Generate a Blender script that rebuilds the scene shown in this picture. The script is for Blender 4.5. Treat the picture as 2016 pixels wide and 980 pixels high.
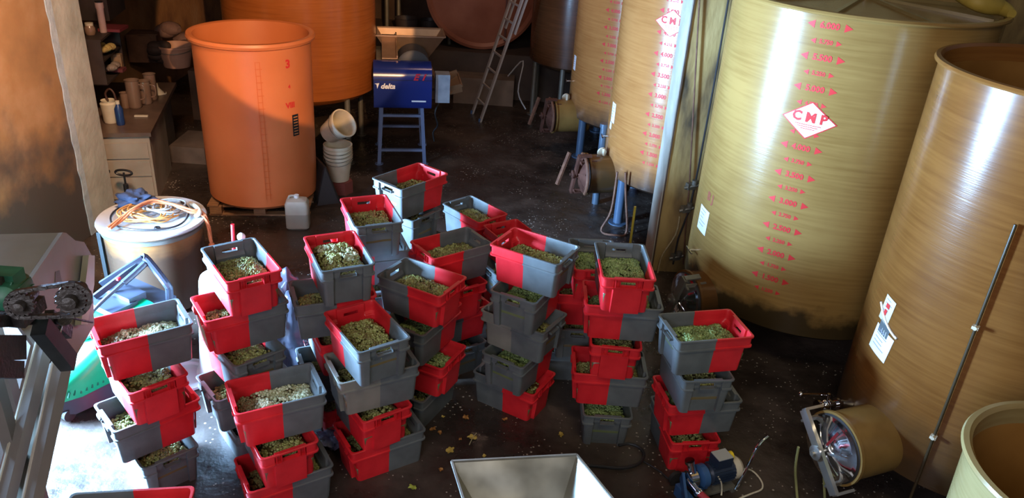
import bpy, math, random
from mathutils import Vector, Matrix, noise
random.seed(7)
for o in list(bpy.data.objects): bpy.data.objects.remove(o, do_unlink=True)
SC = bpy.context.scene
COL = SC.collection
PI = math.pi
R_ = math.radians
# ------------------------------------------------------------------ camera
CF, CP, CR, CH = 1558.117, R_(26.8079), R_(3.96254), 4.24434
_F = Vector((0, math.cos(CP), -math.sin(CP)))
_R0 = Vector((1, 0, 0)); _U0 = Vector((0, math.sin(CP), math.cos(CP)))
_R = math.cos(CR)*_R0 + math.sin(CR)*_U0
_U = -math.sin(CR)*_R0 + math.cos(CR)*_U0
cd = bpy.data.cameras.new('camera'); cam = bpy.data.objects.new('camera', cd); COL.objects.link(cam)
cd.sensor_width = 36; cd.lens = CF/2016*36; cd.clip_start = .05; cd.clip_end = 80
M = Matrix.Identity(4)
for i in range(3):
    M[i][0] = _R[i]; M[i][1] = _U[i]; M[i][2] = -_F[i]
M[0][3], M[1][3], M[2][3] = 0, 0, CH
cam.matrix_world = M
SC.camera = cam
def at(px, py, z=0):            # where the ray through a photograph pixel meets height z
    d = _F + _R*(px-1008)/CF - _U*(py-490)/CF
    t = (z-CH)/d.z
    return Vector((d.x*t, d.y*t, z))
def atY(px, py, y):
    d = _F + _R*(px-1008)/CF - _U*(py-490)/CF
    t = y/d.y
    return Vector((d.x*t, y, CH+d.z*t))
# ------------------------------------------------------------------ light and exposure
SC.view_settings.view_transform = 'Standard'; SC.view_settings.look = 'None'
SC.view_settings.exposure = 0.1; SC.view_settings.gamma = 1
SC.view_settings.use_curve_mapping = False
w = bpy.data.worlds.new('world'); SC.world = w; w.use_nodes = True
w.node_tree.nodes['Background'].inputs[0].default_value = (.55, .62, .8, 1)
w.node_tree.nodes['Background'].inputs[1].default_value = .25
def area(name, loc, tgt, sx, sy, power, col, spread=180):
    l = bpy.data.lights.new(name, 'AREA'); l.shape = 'RECTANGLE'; l.size = sx; l.size_y = sy
    l.energy = power; l.color = col; l.spread = R_(spread)
    o = bpy.data.objects.new(name, l); COL.objects.link(o); o.location = loc
    o.rotation_euler = (Vector(tgt)-Vector(loc)).to_track_quat('-Z', 'Y').to_euler()
    return o
def spot(name, loc, tgt, ang, power, col, blend=.1, rad=.05):
    l = bpy.data.lights.new(name, 'SPOT'); l.spot_size = R_(ang); l.spot_blend = blend
    l.energy = power; l.color = col; l.shadow_soft_size = rad
    o = bpy.data.objects.new(name, l); COL.objects.link(o); o.location = loc
    o.rotation_euler = (Vector(tgt)-Vector(loc)).to_track_quat('-Z', 'Y').to_euler()
    return o
DX = -4.78     # inner face of the wall with the doorway
WX = -6.45      # left wall
area('daylight_door', (DX+.08, 4.95, 1.42), (-1.0, 4.6, .8), .85, 2.2, 2400, (.36, .62, 1.0), 140)
area('front_fill', (-1.6, -2.4, 4.9), (-.6, 5, .6), 3.6, 1.6, 250, (.92, .90, 1.0))  # added cool fill from behind the camera, standing for no real opening

area('ceiling_light', (1.2, 1.6, 5.6), (1.6, 4.6, 0), 1.6, .5, 58, (1.0, .80, .50))
area('rear_light', (-.8, 11.2, 4.9), (-.8, 11.2, 0), 1.2, .4, 30, (1.0, .62, .42))
area('left_wall_fill', (-2.9, 5.6, 5.0), (-4.75, 7.1, 2.1), .8, .3, 62, (1.0, .62, .38), 70)  # added warm fill that brightens the left wall, no real lamp
spot('flood_light', (.3, 1.0, 4.9), (-2.45, 9.0, 2.58), 17, 3300, (1.0, .55, .25), .05, .04)

# ------------------------------------------------------------------ materials
def nt(name):
    m = bpy.data.materials.new(name); m.use_nodes = True
    n = m.node_tree; b = n.nodes['Principled BSDF']
    return m, n, b
def simple(name, col, rough=.5, metal=0, spec=.5, emit=None, alpha=None, trans=0):
    m, n, b = nt(name)
    b.inputs['Base Color'].default_value = (*col, 1); b.inputs['Roughness'].default_value = rough
    b.inputs['Metallic'].default_value = metal; b.inputs['Specular IOR Level'].default_value = spec
    if emit: b.inputs['Emission Color'].default_value = (*col, 1); b.inputs['Emission Strength'].default_value = emit
    if trans: b.inputs['Transmission Weight'].default_value = trans
    return m
def N(n, t, **k):
    x = n.nodes.new(t)
    for a, v in k.items(): setattr(x, a, v)
    return x
def ramp(n, stops):
    r = n.nodes.new('ShaderNodeValToRGB'); e = r.color_ramp.elements
    while len(e) < len(stops): e.new(.5)
    for i, (p, c) in enumerate(stops): e[i].position = p; e[i].color = (*c, 1)
    return r
def noisy(name, stops, scale=5, rough=.6, bump=0, bscale=None, metal=0, detail=6, coord='Object', stretch=None, rr=None, spec=.5):
    m, n, b = nt(name); L = n.links.new
    tc = N(n, 'ShaderNodeTexCoord'); src = tc.outputs[coord]
    if stretch:
        mp = N(n, 'ShaderNodeMapping'); mp.inputs['Scale'].default_value = stretch; L(src, mp.inputs[0]); src = mp.outputs[0]
    t = N(n, 'ShaderNodeTexNoise'); t.inputs['Scale'].default_value = scale; t.inputs['Detail'].default_value = detail
    L(src, t.inputs['Vector']); r = ramp(n, stops); L(t.outputs[0], r.inputs[0]); L(r.outputs[0], b.inputs['Base Color'])
    b.inputs['Roughness'].default_value = rough; b.inputs['Metallic'].default_value = metal; b.inputs['Specular IOR Level'].default_value = spec
    if rr:
        q = N(n, 'ShaderNodeMapRange'); q.inputs[3].default_value = rr[0]; q.inputs[4].default_value = rr[1]; q.inputs[1].default_value = .25; q.inputs[2].default_value = .65
        L(t.outputs[0], q.inputs[0]); L(q.outputs[0], b.inputs['Roughness'])
    if bump:
        t2 = N(n, 'ShaderNodeTexNoise'); t2.inputs['Scale'].default_value = bscale or scale*3; L(src, t2.inputs['Vector'])
        bp = N(n, 'ShaderNodeBump'); bp.inputs['Strength'].default_value = bump; bp.inputs['Distance'].default_value = .02
        L(t2.outputs[0], bp.inputs['Height']); L(bp.outputs[0], b.inputs['Normal'])
    return m
def frp(name, light, dark, stain, z0, z1, rough=.25, coat=.07):
    """Filament-wound resin: fine horizontal winding bands, cloudy tone, a stained foot between z0 and z1."""
    m, n, b = nt(name); L = n.links.new
    tc = N(n, 'ShaderNodeTexCoord'); o = tc.outputs['Object']
    mp = N(n, 'ShaderNodeMapping'); mp.inputs['Scale'].default_value = (1.2, 1.2, 26); L(o, mp.inputs[0])
    t = N(n, 'ShaderNodeTexNoise'); t.inputs['Scale'].default_value = 1.6; t.inputs['Detail'].default_value = 5; L(mp.outputs[0], t.inputs['Vector'])
    t2 = N(n, 'ShaderNodeTexNoise'); t2.inputs['Scale'].default_value = 1.3; t2.inputs['Detail'].default_value = 4; L(o, t2.inputs['Vector'])
    mx = N(n, 'ShaderNodeMath', operation='MULTIPLY_ADD'); L(t.outputs[0], mx.inputs[0]); mx.inputs[1].default_value = .45
    ml = N(n, 'ShaderNodeMath', operation='MULTIPLY'); L(t2.outputs[0], ml.inputs[0]); ml.inputs[1].default_value = .55; L(ml.outputs[0], mx.inputs[2])
    r = ramp(n, [(.36, dark), (.62, light)]); L(mx.outputs[0], r.inputs[0])
    sx = N(n, 'ShaderNodeSeparateXYZ'); L(o, sx.inputs[0])
    t3 = N(n, 'ShaderNodeTexNoise'); t3.inputs['Scale'].default_value = 4; t3.inputs['Detail'].default_value = 5; L(o, t3.inputs['Vector'])
    ad = N(n, 'ShaderNodeMath', operation='MULTIPLY_ADD'); L(t3.outputs[0], ad.inputs[0]); ad.inputs[1].default_value = -.35; L(sx.outputs[2], ad.inputs[2])
    mr = N(n, 'ShaderNodeMapRange'); mr.inputs[1].default_value = z0-.175; mr.inputs[2].default_value = z1-.175; mr.inputs[3].default_value = 1; mr.inputs[4].default_value = 0; L(ad.outputs[0], mr.inputs[0])
    mc = N(n, 'ShaderNodeMix', data_type='RGBA'); L(mr.outputs[0], mc.inputs[0]); L(r.outputs[0], mc.inputs[6]); mc.inputs[7].default_value = (*stain, 1)
    L(mc.outputs[2], b.inputs['Base Color'])
    b.inputs['Roughness'].default_value = rough; b.inputs['Specular IOR Level'].default_value = .38
    b.inputs['Coat Weight'].default_value = coat; b.inputs['Coat Roughness'].default_value = .12
    wv = N(n, 'ShaderNodeTexNoise'); wv.inputs['Scale'].default_value = 3; wv.inputs['Detail'].default_value = 3
    mp2 = N(n, 'ShaderNodeMapping'); mp2.inputs['Scale'].default_value = (.8, .8, 30); L(o, mp2.inputs[0]); L(mp2.outputs[0], wv.inputs['Vector'])
    bp = N(n, 'ShaderNodeBump'); bp.inputs['Strength'].default_value = .16; bp.inputs['Distance'].default_value = .004
    L(wv.outputs[0], bp.inputs['Height']); L(bp.outputs[0], b.inputs['Normal']); L(bp.outputs[0], b.inputs['Coat Normal'])
    return m
RED = noisy('red_plastic', [(.35, (.50, .010, .016)), (.7, (.66, .020, .028))], 6, .42, .05, 60)
GREY = noisy('grey_plastic', [(.35, (.085, .098, .100)), (.7, (.125, .142, .145))], 6, .42, .05, 60)
TAUPE = noisy('light_grey_plastic', [(.35, (.16, .16, .135)), (.7, (.21, .21, .18))], 6, .45, .05, 60)
STEEL = noisy('brushed_steel', [(.3, (.50, .49, .44)), (.7, (.66, .64, .58))], 3, .32, .03, 20, metal=.9, rr=(.26, .42))
HOPST = noisy('satin_sheet_steel', [(.3, (.30, .30, .25)), (.7, (.42, .42, .36))], 4, .42, .05, 9, metal=.85, rr=(.26, .42))
CHROME = simple('polished_steel', (.75, .76, .80), .08, 1)
DSTEEL = noisy('dull_steel', [(.3, (.16, .155, .13)), (.7, (.25, .24, .20))], 4, .45, .08, 30, metal=.55)
BLACK = simple('black_plastic', (.012, .012, .014), .4)
RUBBER = simple('rubber', (.016, .015, .015), .7)
RUST = noisy('rusty_steel', [(.3, (.08, .03, .018)), (.7, (.17, .075, .04))], 12, .6, .2, 40)
BROWNSTEEL = noisy('primer_brown_steel', [(.3, (.06, .025, .018)), (.7, (.12, .05, .035))], 8, .35)
DBLUE = simple('dark_blue_pipe_paint', (.05, .085, .14), .35)
CREAM = noisy('cream_plastic', [(.3, (.50, .44, .32)), (.7, (.62, .56, .42))], 6, .5)
WHITEP = noisy('white_plastic', [(.3, (.66, .68, .66)), (.7, (.78, .80, .78))], 5, .4)
PAPER = noisy('white_paper', [(.3, (.68, .70, .74)), (.7, (.80, .82, .86))], 6, .7)
INK = simple('grey_ink', (.22, .23, .30), .8)
MARK = simple('red_marking_ink', (.52, .018, .018), .6)
WOOD = noisy('pallet_wood', [(.3, (.17, .08, .035)), (.7, (.36, .19, .08))], 9, .75, .3, 30, stretch=(1, 8, 8))
# ------------------------------------------------------------------ mesh helpers
class MB:
    def __init__(s): s.v = []; s.f = []; s.m = []; s.cur = 0
    def mat(s, i): s.cur = i; return s
    def quad(s, pts):
        b = len(s.v); s.v += [tuple(p) for p in pts]; s.f.append(tuple(range(b, b+len(pts)))); s.m.append(s.cur)
    def box(s, c, d, rz=0, taper=1, M=None):
        b = len(s.v); x, y, z = d[0]/2, d[1]/2, d[2]/2
        for sz, k in ((-1, taper), (1, 1)):
            for sx, sy in ((-1, -1), (1, -1), (1, 1), (-1, 1)):
                p = Vector((sx*x*k, sy*y*k, sz*z))
                if M is not None: p = M @ p
                p = Matrix.Rotation(rz, 3, 'Z') @ p
                s.v.append(tuple(p+Vector(c)))
        for f in ((0, 3, 2, 1), (4, 5, 6, 7), (0, 1, 5, 4), (1, 2, 6, 5), (2, 3, 7, 6), (3, 0, 4, 7)):
            s.f.append(tuple(b+i for i in f)); s.m.append(s.cur)
        return s
    def beam(s, p0, p1, w_, h_, up=(0, 0, 1)):
        p0 = Vector(p0); p1 = Vector(p1); d = (p1-p0).normalized(); u = Vector(up)
        a = d.cross(u)
        if a.length < 1e-3: a = d.cross(Vector((1, 0, 0)))
        a.normalize(); c = a.cross(d)
        b = len(s.v)
        for p in (p0, p1):
            for i, j in ((-1, -1), (1, -1), (1, 1), (-1, 1)): s.v.append(tuple(p+a*i*w_/2+c*j*h_/2))
        for f in ((0, 1, 2, 3), (7, 6, 5, 4), (0, 4, 5, 1), (1, 5, 6, 2), (2, 6, 7, 3), (3, 7, 4, 0)):
            s.f.append(tuple(b+i for i in f)); s.m.append(s.cur)
        return s
    def ringloft(s, rings, cap0=True, cap1=True, closed=True):
        b = len(s.v); n = len(rings[0])
        for r in rings: s.v += [tuple(p) for p in r]
        for i in range(len(rings)-1):
            for j in range(n if closed else n-1):
                k = (j+1) % n
                s.f.append((b+i*n+j, b+i*n+k, b+(i+1)*n+k, b+(i+1)*n+j)); s.m.append(s.cur)
        if cap0: s.f.append(tuple(b+j for j in reversed(range(n)))); s.m.append(s.cur)
        if cap1: s.f.append(tuple(b+(len(rings)-1)*n+j for j in range(n))); s.m.append(s.cur)
        return s
    def lathe(s, prof, c=(0, 0, 0), n=48, cap0=True, cap1=True, axis=None):
        c = Vector(c); rings = []
        Q = Vector((0, 0, 1)).rotation_difference(Vector(axis)).to_matrix() if axis is not None else Matrix.Identity(3)
        for r, z in prof:
            rings.append([c+Q @ Vector((r*math.cos(2*PI*j/n), r*math.sin(2*PI*j/n), z)) for j in range(n)])
        return s.ringloft(rings, cap0, cap1)
    def cyl(s, p0, p1, r0, r1=None, n=16):
        p0 = Vector(p0); p1 = Vector(p1); L = (p1-p0).length
        return s.lathe([(r0, 0), (r0 if r1 is None else r1, L)], p0, n, axis=(p1-p0).normalized())
    def tube(s, pts, r, n=8, smooth=0):
        pts = [Vector(p) for p in pts]
        if smooth:
            q = []
            P = [pts[0]]+pts+[pts[-1]]
            for i in range(1, len(P)-2):
                for k in range(smooth):
                    t = k/smooth; a, b_, c_, d_ = P[i-1], P[i], P[i+1], P[i+2]
                    q.append(.5*((2*b_)+(c_-a)*t+(2*a-5*b_+4*c_-d_)*t*t+(3*b_-a-3*c_+d_)*t**3))
            q.append(pts[-1]); pts = q
        rings = []; up = None
        for i, p in enumerate(pts):
            d = (pts[min(i+1, len(pts)-1)]-pts[max(i-1, 0)])
            if d.length < 1e-7: d = Vector((0, 0, 1))
            d.normalize()
            if up is None: up = d.orthogonal().normalized()
            up = (up-d*up.dot(d))
            if up.length < 1e-5: up = d.orthogonal()
            up.normalize(); a = d.cross(up)
            rr = r(i/(len(pts)-1)) if callable(r) else r
            rings.append([p+(up*math.cos(2*PI*j/n)+a*math.sin(2*PI*j/n))*rr for j in range(n)])
        return s.ringloft(rings)
    def sphere(s, c, r, n=12, sc=(1, 1, 1)):
        prof = [(max(1e-4, math.sin(PI*i/n)), -math.cos(PI*i/n)) for i in range(n+1)]
        rings = [[Vector(c)+Vector((q*r*sc[0]*math.cos(2*PI*j/n), q*r*sc[1]*math.sin(2*PI*j/n), z*r*sc[2])) for j in range(n)] for q, z in prof]
        return s.ringloft(rings)
    def build(s, name, mats, parent=None, smooth=True, ang=35, loc=None):
        me = bpy.data.meshes.new(name); me.from_pydata(s.v, [], s.f)
        mats = mats if isinstance(mats, (list, tuple)) else [mats]
        for m in mats: me.materials.append(m)
        me.polygons.foreach_set('material_index', s.m)
        if smooth:
            me.polygons.foreach_set('use_smooth', [True]*len(me.polygons)); me.update(); me.set_sharp_from_angle(angle=R_(ang))
        me.update()
        o = bpy.data.objects.new(name, me); COL.objects.link(o)
        if parent: o.parent = parent
        if loc is not None: o.location = loc
        return o
def tag(o, label=None, cat=None, group=None, kind=None):
    if label: o['label'] = label
    if cat: o['category'] = cat
    if group: o['group'] = group
    if kind: o['kind'] = kind
    return o
def thing(name, label, cat, loc=(0, 0, 0), rz=0, group=None):
    o = bpy.data.objects.new(name, None); COL.objects.link(o); o.location = loc; o.rotation_euler = (0, 0, rz)
    o.empty_display_size = .1
    return tag(o, label, cat, group)
def copy_tree(o, parent=None):
    c = o.copy(); COL.objects.link(c); c.parent = parent
    for ch in list(o.children): copy_tree(ch, c)
    return c
def struct(o): o['kind'] = 'structure'; return o

# ------------------------------------------------------------------ the room
def floor_mat():
    m, n, b = nt('wet_dirty_concrete'); L = n.links.new
    tc = N(n, 'ShaderNodeTexCoord'); o = tc.outputs['Object']
    t = N(n, 'ShaderNodeTexNoise'); t.inputs['Scale'].default_value = 1.1; t.inputs['Detail'].default_value = 8; t.inputs['Roughness'].default_value = .65; L(o, t.inputs['Vector'])
    r = ramp(n, [(.32, (.016, .012, .010)), (.5, (.042, .031, .025)), (.68, (.085, .062, .048))]); L(t.outputs[0], r.inputs[0])
    v = N(n, 'ShaderNodeTexVoronoi'); v.inputs['Scale'].default_value = 22; L(o, v.inputs['Vector'])
    dm = N(n, 'ShaderNodeTexNoise'); dm.inputs['Scale'].default_value = 1.7; dm.inputs['Detail'].default_value = 3; L(o, dm.inputs['Vector'])
    th = N(n, 'ShaderNodeMapRange'); th.inputs[1].default_value = .40; th.inputs[2].default_value = .65; th.inputs[3].default_value = .05; th.inputs[4].default_value = .22; L(dm.outputs[0], th.inputs[0])
    lt = N(n, 'ShaderNodeMath', operation='LESS_THAN'); L(v.outputs['Distance'], lt.inputs[0]); L(th.outputs[0], lt.inputs[1])
    mc = N(n, 'ShaderNodeMix', data_type='RGBA'); L(lt.outputs[0], mc.inputs[0]); L(r.outputs[0], mc.inputs[6]); mc.inputs[7].default_value = (.34, .30, .25, 1)
    L(mc.outputs[2], b.inputs['Base Color'])
    q = N(n, 'ShaderNodeMapRange'); q.inputs[1].default_value = .4; q.inputs[2].default_value = .62; q.inputs[3].default_value = .22; q.inputs[4].default_value = .62; L(t.outputs[0], q.inputs[0]); L(q.outputs[0], b.inputs['Roughness'])
    t2 = N(n, 'ShaderNodeTexNoise'); t2.inputs['Scale'].default_value = 9; t2.inputs['Detail'].default_value = 8; L(o, t2.inputs['Vector'])
    bp = N(n, 'ShaderNodeBump'); bp.inputs['Strength'].default_value = .5; bp.inputs['Distance'].default_value = .02; L(t2.outputs[0], bp.inputs['Height']); L(bp.outputs[0], b.inputs['Normal'])
    return m
FLOOR = floor_mat()
struct(MB().box((-.5, 7.5, -.1), (14, 21, .2)).build('floor', FLOOR, smooth=False))
PLASTER = noisy('ochre_plaster', [(.30, (.10, .055, .035)), (.43, (.24, .115, .055)), (.56, (.36, .18, .075)), (.75, (.42, .25, .14))], 1.6, .85, .3, 14, detail=10)
PLASTER2 = noisy('stained_ochre_plaster', [(.32, (.05, .035, .018)), (.42, (.20, .13, .05)), (.55, (.36, .25, .09)), (.75, (.42, .30, .12))], 2.4, .8, .4, 10, detail=10, stretch=(1.5, 1.5, .5))
DARKW = noisy('dark_old_wall', [(.3, (.035, .020, .014)), (.7, (.10, .06, .04))], 1.5, .85, .3, 10)
CONC = noisy('pale_concrete', [(.3, (.30, .29, .24)), (.7, (.46, .44, .38))], 3, .7, .3, 16)
BLUEGREY = noisy('blue_grey_render_edge', [(.3, (.26, .30, .34)), (.7, (.42, .46, .50))], 6, .7, .3, 30)
WY = 8.1; WT = .5
XL = atY(180, 420, WY).x; XR = atY(1296, 440, WY).x
def jagged_strip(x, y, sgn, w0, seed):       # crumbling rendered edge of the opening, thin real relief on the wall face
    b = MB(); n = 44; random.seed(seed); pts = []
    for i in range(n+1):
        z = 5.0*i/n; pts.append((z, w0*(.85+.3*random.random())))
    rf = []; 
    for z, ww in pts: rf.append([(x, y, z), (x+sgn*ww, y, z), (x+sgn*ww, y-.012, z), (x, y-.012, z)])
    b.ringloft(rf); return b
wl = struct(MB().box(((WX+XL)/2, WY+WT/2, 3), (XL-WX, WT, 6)).build('wall_back_left', [PLASTER], smooth=False))
wr = struct(MB().box(((5.6+XR)/2, WY+WT/2, 3), (5.6-XR, WT, 6)).build('wall_back_right', [PLASTER2], smooth=False))
struct(MB().box(((XL+XR)/2, WY+WT/2, 5.5), (XR-XL, WT, 1)).build('wall_back_lintel', [PLASTER], smooth=False))
ts = jagged_strip(0, 0, -1, .10, 3).build('trim_1', BLUEGREY, smooth=False); ts.rotation_euler = (0, 0, R_(90)); ts.location = (XL, WY, 0); struct(ts)
struct(MB().box((XL+.006, WY+WT/2, 2.5), (.012, WT, 5)).build('trim_2', CONC, smooth=False))
struct(MB().box((XR-.006, WY+WT/2, 2.5), (.012, WT, 5)).build('trim_3', CONC, smooth=False))
struct(jagged_strip(XR-.001, WY, 1, .014, 5).build('trim_4', DARKW, smooth=False))
# left wall with the doorway the daylight enters by
def wall_left_mat():
    m, n, b = nt('scuffed_orange_plaster'); L = n.links.new
    tc = N(n, 'ShaderNodeTexCoord'); o = tc.outputs['Object']
    t = N(n, 'ShaderNodeTexNoise'); t.inputs['Scale'].default_value = 1.2; t.inputs['Detail'].default_value = 10; t.inputs['Roughness'].default_value = .6; L(o, t.inputs['Vector'])
    r = ramp(n, [(.3, (.17, .085, .035)), (.5, (.25, .125, .05)), (.7, (.34, .19, .10))]); L(t.outputs[0], r.inputs[0])
    t2 = N(n, 'ShaderNodeTexNoise'); t2.inputs['Scale'].default_value = 2.2; t2.inputs['Detail'].default_value = 9; L(o, t2.inputs['Vector'])
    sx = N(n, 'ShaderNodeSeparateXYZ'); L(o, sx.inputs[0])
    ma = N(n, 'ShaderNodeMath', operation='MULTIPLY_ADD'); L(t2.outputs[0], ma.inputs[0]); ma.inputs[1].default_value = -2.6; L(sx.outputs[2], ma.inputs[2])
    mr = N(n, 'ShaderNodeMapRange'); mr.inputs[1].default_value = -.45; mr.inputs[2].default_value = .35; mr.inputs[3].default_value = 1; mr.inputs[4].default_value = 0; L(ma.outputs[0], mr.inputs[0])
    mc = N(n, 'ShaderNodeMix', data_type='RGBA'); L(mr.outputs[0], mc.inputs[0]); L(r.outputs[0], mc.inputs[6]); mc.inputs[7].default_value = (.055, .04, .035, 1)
    L(mc.outputs[2], b.inputs['Base Color']); b.inputs['Roughness'].default_value = .75
    bp = N(n, 'ShaderNodeBump'); bp.inputs['Strength'].default_value = .5; bp.inputs['Distance'].default_value = .02; L(t2.outputs[0], bp.inputs['Height']); L(bp.outputs[0], b.inputs['Normal'])
    return m
WLM = wall_left_mat()
LW = MB()
LW.box((XL-.155, .85, 3), (.3, 7.0, 6)).box((XL-.155, 6.85, 3), (.3, 2.5, 6)).box((XL-.155, 4.975, 4.7), (.3, 1.25, 2.6))
struct(MB().box((WX-.15, 12.6, 3), (.3, 9, 6)).build('wall_left_rear', PLASTER, smooth=False))
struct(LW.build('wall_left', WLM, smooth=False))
struct(MB().box((5.75, 7.2, 3), (.3, 20, 6)).build('wall_right', DARKW, smooth=False))
struct(MB().box((-.5, 17.3, 3), (14, .3, 6)).build('wall_rear', DARKW, smooth=False))
struct(MB().box((-.5, -2.9, 3), (14, .3, 6)).build('wall_front', DARKW, smooth=False))
struct(MB().box((-.5, 7.2, 6.1), (14, 21, .2)).build('ceiling', DARKW, smooth=False))
# side wall of the small wash corner
SWX = -6.05

# raised concrete platform across the rear of the back room
struct(MB().box((-1.2, 15.9, .42), (9, 2.5, .84)).build('floor_platform', noisy('platform_concrete', [(.3, (.05, .035, .028)), (.7, (.10, .07, .055))], 2, .8, .3), smooth=False))

# ------------------------------------------------------------------ harvest crates
H = .3055
def crate_proto(kind):
    """180-degree stack crate: +x half red (or light grey), -x half grey; different feet at each end."""
    root = bpy.data.objects.new('harvest_crate', None); COL.objects.link(root); root.empty_display_size = .1
    def ring(z, hxR, hxG, hy, cR, cG, rr=.03):
        P = []; ns = 4
        def arc(cx, cy, a0):
            return [(cx+rr*math.cos(a0+PI/2*i/ns), cy+rr*math.sin(a0+PI/2*i/ns), z) for i in range(ns+1)]
        P += [(hxR, -.105, z)][:0]
        # +x end, going +y
        P += [(hxR, -.108, z), (cR, -.105, z), (cR, -.055, z), (cR, .055, z), (cR, .105, z), (hxR, .108, z)]
        P += arc(hxR-rr, hy-rr, 0)
        P += [(.15, hy, z), (0, hy, z), (-.15, hy, z)]
        P += arc(-hxG+rr, hy-rr, PI/2)
        P += [(-hxG, .108, z), (-cG, .105, z), (-cG, .055, z), (-cG, -.055, z), (-cG, -.105, z), (-hxG, -.108, z)]
        P += arc(-hxG+rr, -hy+rr, PI)
        P += [(-.15, -hy, z), (0, -hy, z), (.15, -hy, z)]
        P += arc(hxR-rr, -hy+rr, 1.5*PI)
        return P
    outer = [(.0, .244, .268, .168, .270, .243), (.213, .256, .285, .181, .290, .254), (.215, .298, .298, .198, .290, .262), (.226, .298, .298, .198, .290, .262), (.230, .290, .290, .190, .274, .272),
             (.240, .290, .290, .190, .274, .272), (.266, .290, .290, .190, .274, .272), (.292, .290, .290, .190, .274, .272), (.293, .300, .300, .200, .300, .300), (.303, .300, .300, .200, .300, .300), (.3053, .297, .297, .197, .297, .297)]
    inner = [(.3053, .285, .285, .185, .270, .268), (.300, .283, .283, .183, .268, .266), (.266, .281, .281, .183, .266, .265), (.240, .280, .280, .182, .266, .264), (.228, .278, .278, .181, .265, .262),
             (.205, .250, .274, .175, .266, .248), (.012, .238, .260, .162, .256, .237)]
    rings = [ring(*a) for a in outer+inner]
    n = len(rings[0]); V = [p for r in rings for p in r]; F = []
    hj = [2, n and None]
    io1, io2 = 5, 6; ii1, ii2 = len(outer)+3, len(outer)+2     # rings of the grip slot
    def slot_j(j):
        p, q = rings[0][j], rings[0][(j+1) % n]
        return abs(abs(p[1])-.055) < 1e-6 and abs(abs(q[1])-.055) < 1e-6 and abs(p[0]) > .2
    for i in range(len(rings)-1):
        for j in range(n):
            k = (j+1) % n
            if (i == io1 or i == ii2) and slot_j(j): continue
            F.append((i*n+j, i*n+k, (i+1)*n+k, (i+1)*n+j))
    for j in range(n):
        if slot_j(j):
            k = (j+1) % n
            o1, o2, o3, o4 = io1*n+j, io1*n+k, io2*n+k, io2*n+j
            i1, i2, i3, i4 = ii1*n+j, ii1*n+k, ii2*n+k, ii2*n+j
            F += [(o1, i1, i2, o2), (o2, i2, i3, o3), (o3, i3, i4, o4), (o4, i4, i1, o1)]
    # bottom plates split at x=0
    def plate(ri, flip):
        idx = [ri*n+j for j in range(n)]
        A = [i for i in idx if V[i][0] >= -1e-9]; B = [i for i in idx if V[i][0] <= 1e-9]
        s0 = [i for i in idx]
        m1 = [j for j in range(n) if abs(rings[0][j][0]) < 1e-9]
        a, b_ = m1
        g = idx[a:b_+1]; r = idx[b_:]+idx[:a+1]
        for l in (g, r): F.append(tuple(reversed(l)) if flip else tuple(l))
    plate(0, True); plate(len(rings)-1, False)
    def half(sign, mat, nm):
        mb = MB(); mp = {}
        for f in F:
            cx = sum(V[i][0] for i in f)/len(f)
            if cx*sign > 0:
                g = []
                for i in f:
                    if i not in mp: mp[i] = len(mb.v); mb.v.append(V[i])
                    g.append(mp[i])
                mb.f.append(tuple(g)); mb.m.append(0)
        return mb, mat, nm
    mb, _, _ = half(1, None, '')
    # red end: two hooks under the rim and a raised frame round the foot panel
    rm = {'red': RED, 'taupe': TAUPE, 'grey': GREY}[kind]
    hn = {'red': 'red_half', 'taupe': 'light_grey_half', 'grey': 'grey_half'}[kind]
    for y in (-.088, .088):
        mb.box((.289, y, .2), (.008, .004, .175)) if False else None
    a = mb.build(hn, rm, root, ang=28)
    for y in (-.078, .078):
        h_ = MB()
        h_.box((.288, y-.017, .262), (.024, .003, .058)).box((.288, y+.017, .262), (.024, .003, .058)).box((.288, y, .231), (.028, .038, .005))
        h_.build('stacking_hook', rm, a, smooth=False)
    mb, _, _ = half(-1, None, '')
    # closed corner boxes in the grey band
    b = mb.build('grey_half', GREY, root, ang=28)
    g = MB(); g.box((-.287, 0, .232), (.024, .116, .005)).box((-.287, -.058, .240), (.024, .004, .02)).box((-.287, .058, .240), (.024, .004, .02))
    g.build('handle_bar', GREY, b, smooth=False)
    return root
PROTO = {k: crate_proto(k) for k in ('red', 'taupe', 'grey')}
USED = {k: False for k in PROTO}
def place_crate(kind, x, y, lvl, yaw, label):
    if USED[kind]: o = copy_tree(PROTO[kind])
    else: o = PROTO[kind]; USED[kind] = True
    o.location = (x, y, (lvl-1)*H); o.rotation_euler = (0, 0, R_(yaw))
    tag(o, label, 'crate', 'two-tone plastic harvest crates stacked crosswise')
    return o
# grapes: bunches heaped in a crate; berries differ in tone one by one
def grape_mat(name, cols):
    m, n, b = nt(name); L = n.links.new
    at_ = N(n, 'ShaderNodeAttribute'); at_.attribute_name = 'berry'
    r = ramp(n, cols); L(at_.outputs['Fac'], r.inputs[0]); L(r.outputs[0], b.inputs['Base Color'])
    b.inputs['Roughness'].default_value = .38
    b.inputs['Subsurface Weight'].default_value = 0
    return m
GR_OLIVE = grape_mat('olive_grapes', [(0, (.07, .045, .018)), (.25, (.17, .14, .05)), (.6, (.27, .29, .09)), (1, (.42, .46, .18))])
GR_GREEN = grape_mat('green_grapes', [(0, (.06, .07, .025)), (.3, (.15, .21, .07)), (.7, (.23, .33, .11)), (1, (.38, .50, .20))])
GR_PALE = grape_mat('pale_grapes', [(0, (.12, .07, .03)), (.25, (.30, .32, .16)), (.6, (.52, .58, .38)), (1, (.75, .8, .62))])
OCT = [(1, 0, 0), (-1, 0, 0), (0, 1, 0), (0, -1, 0), (0, 0, 1), (0, 0, -1)]
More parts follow.
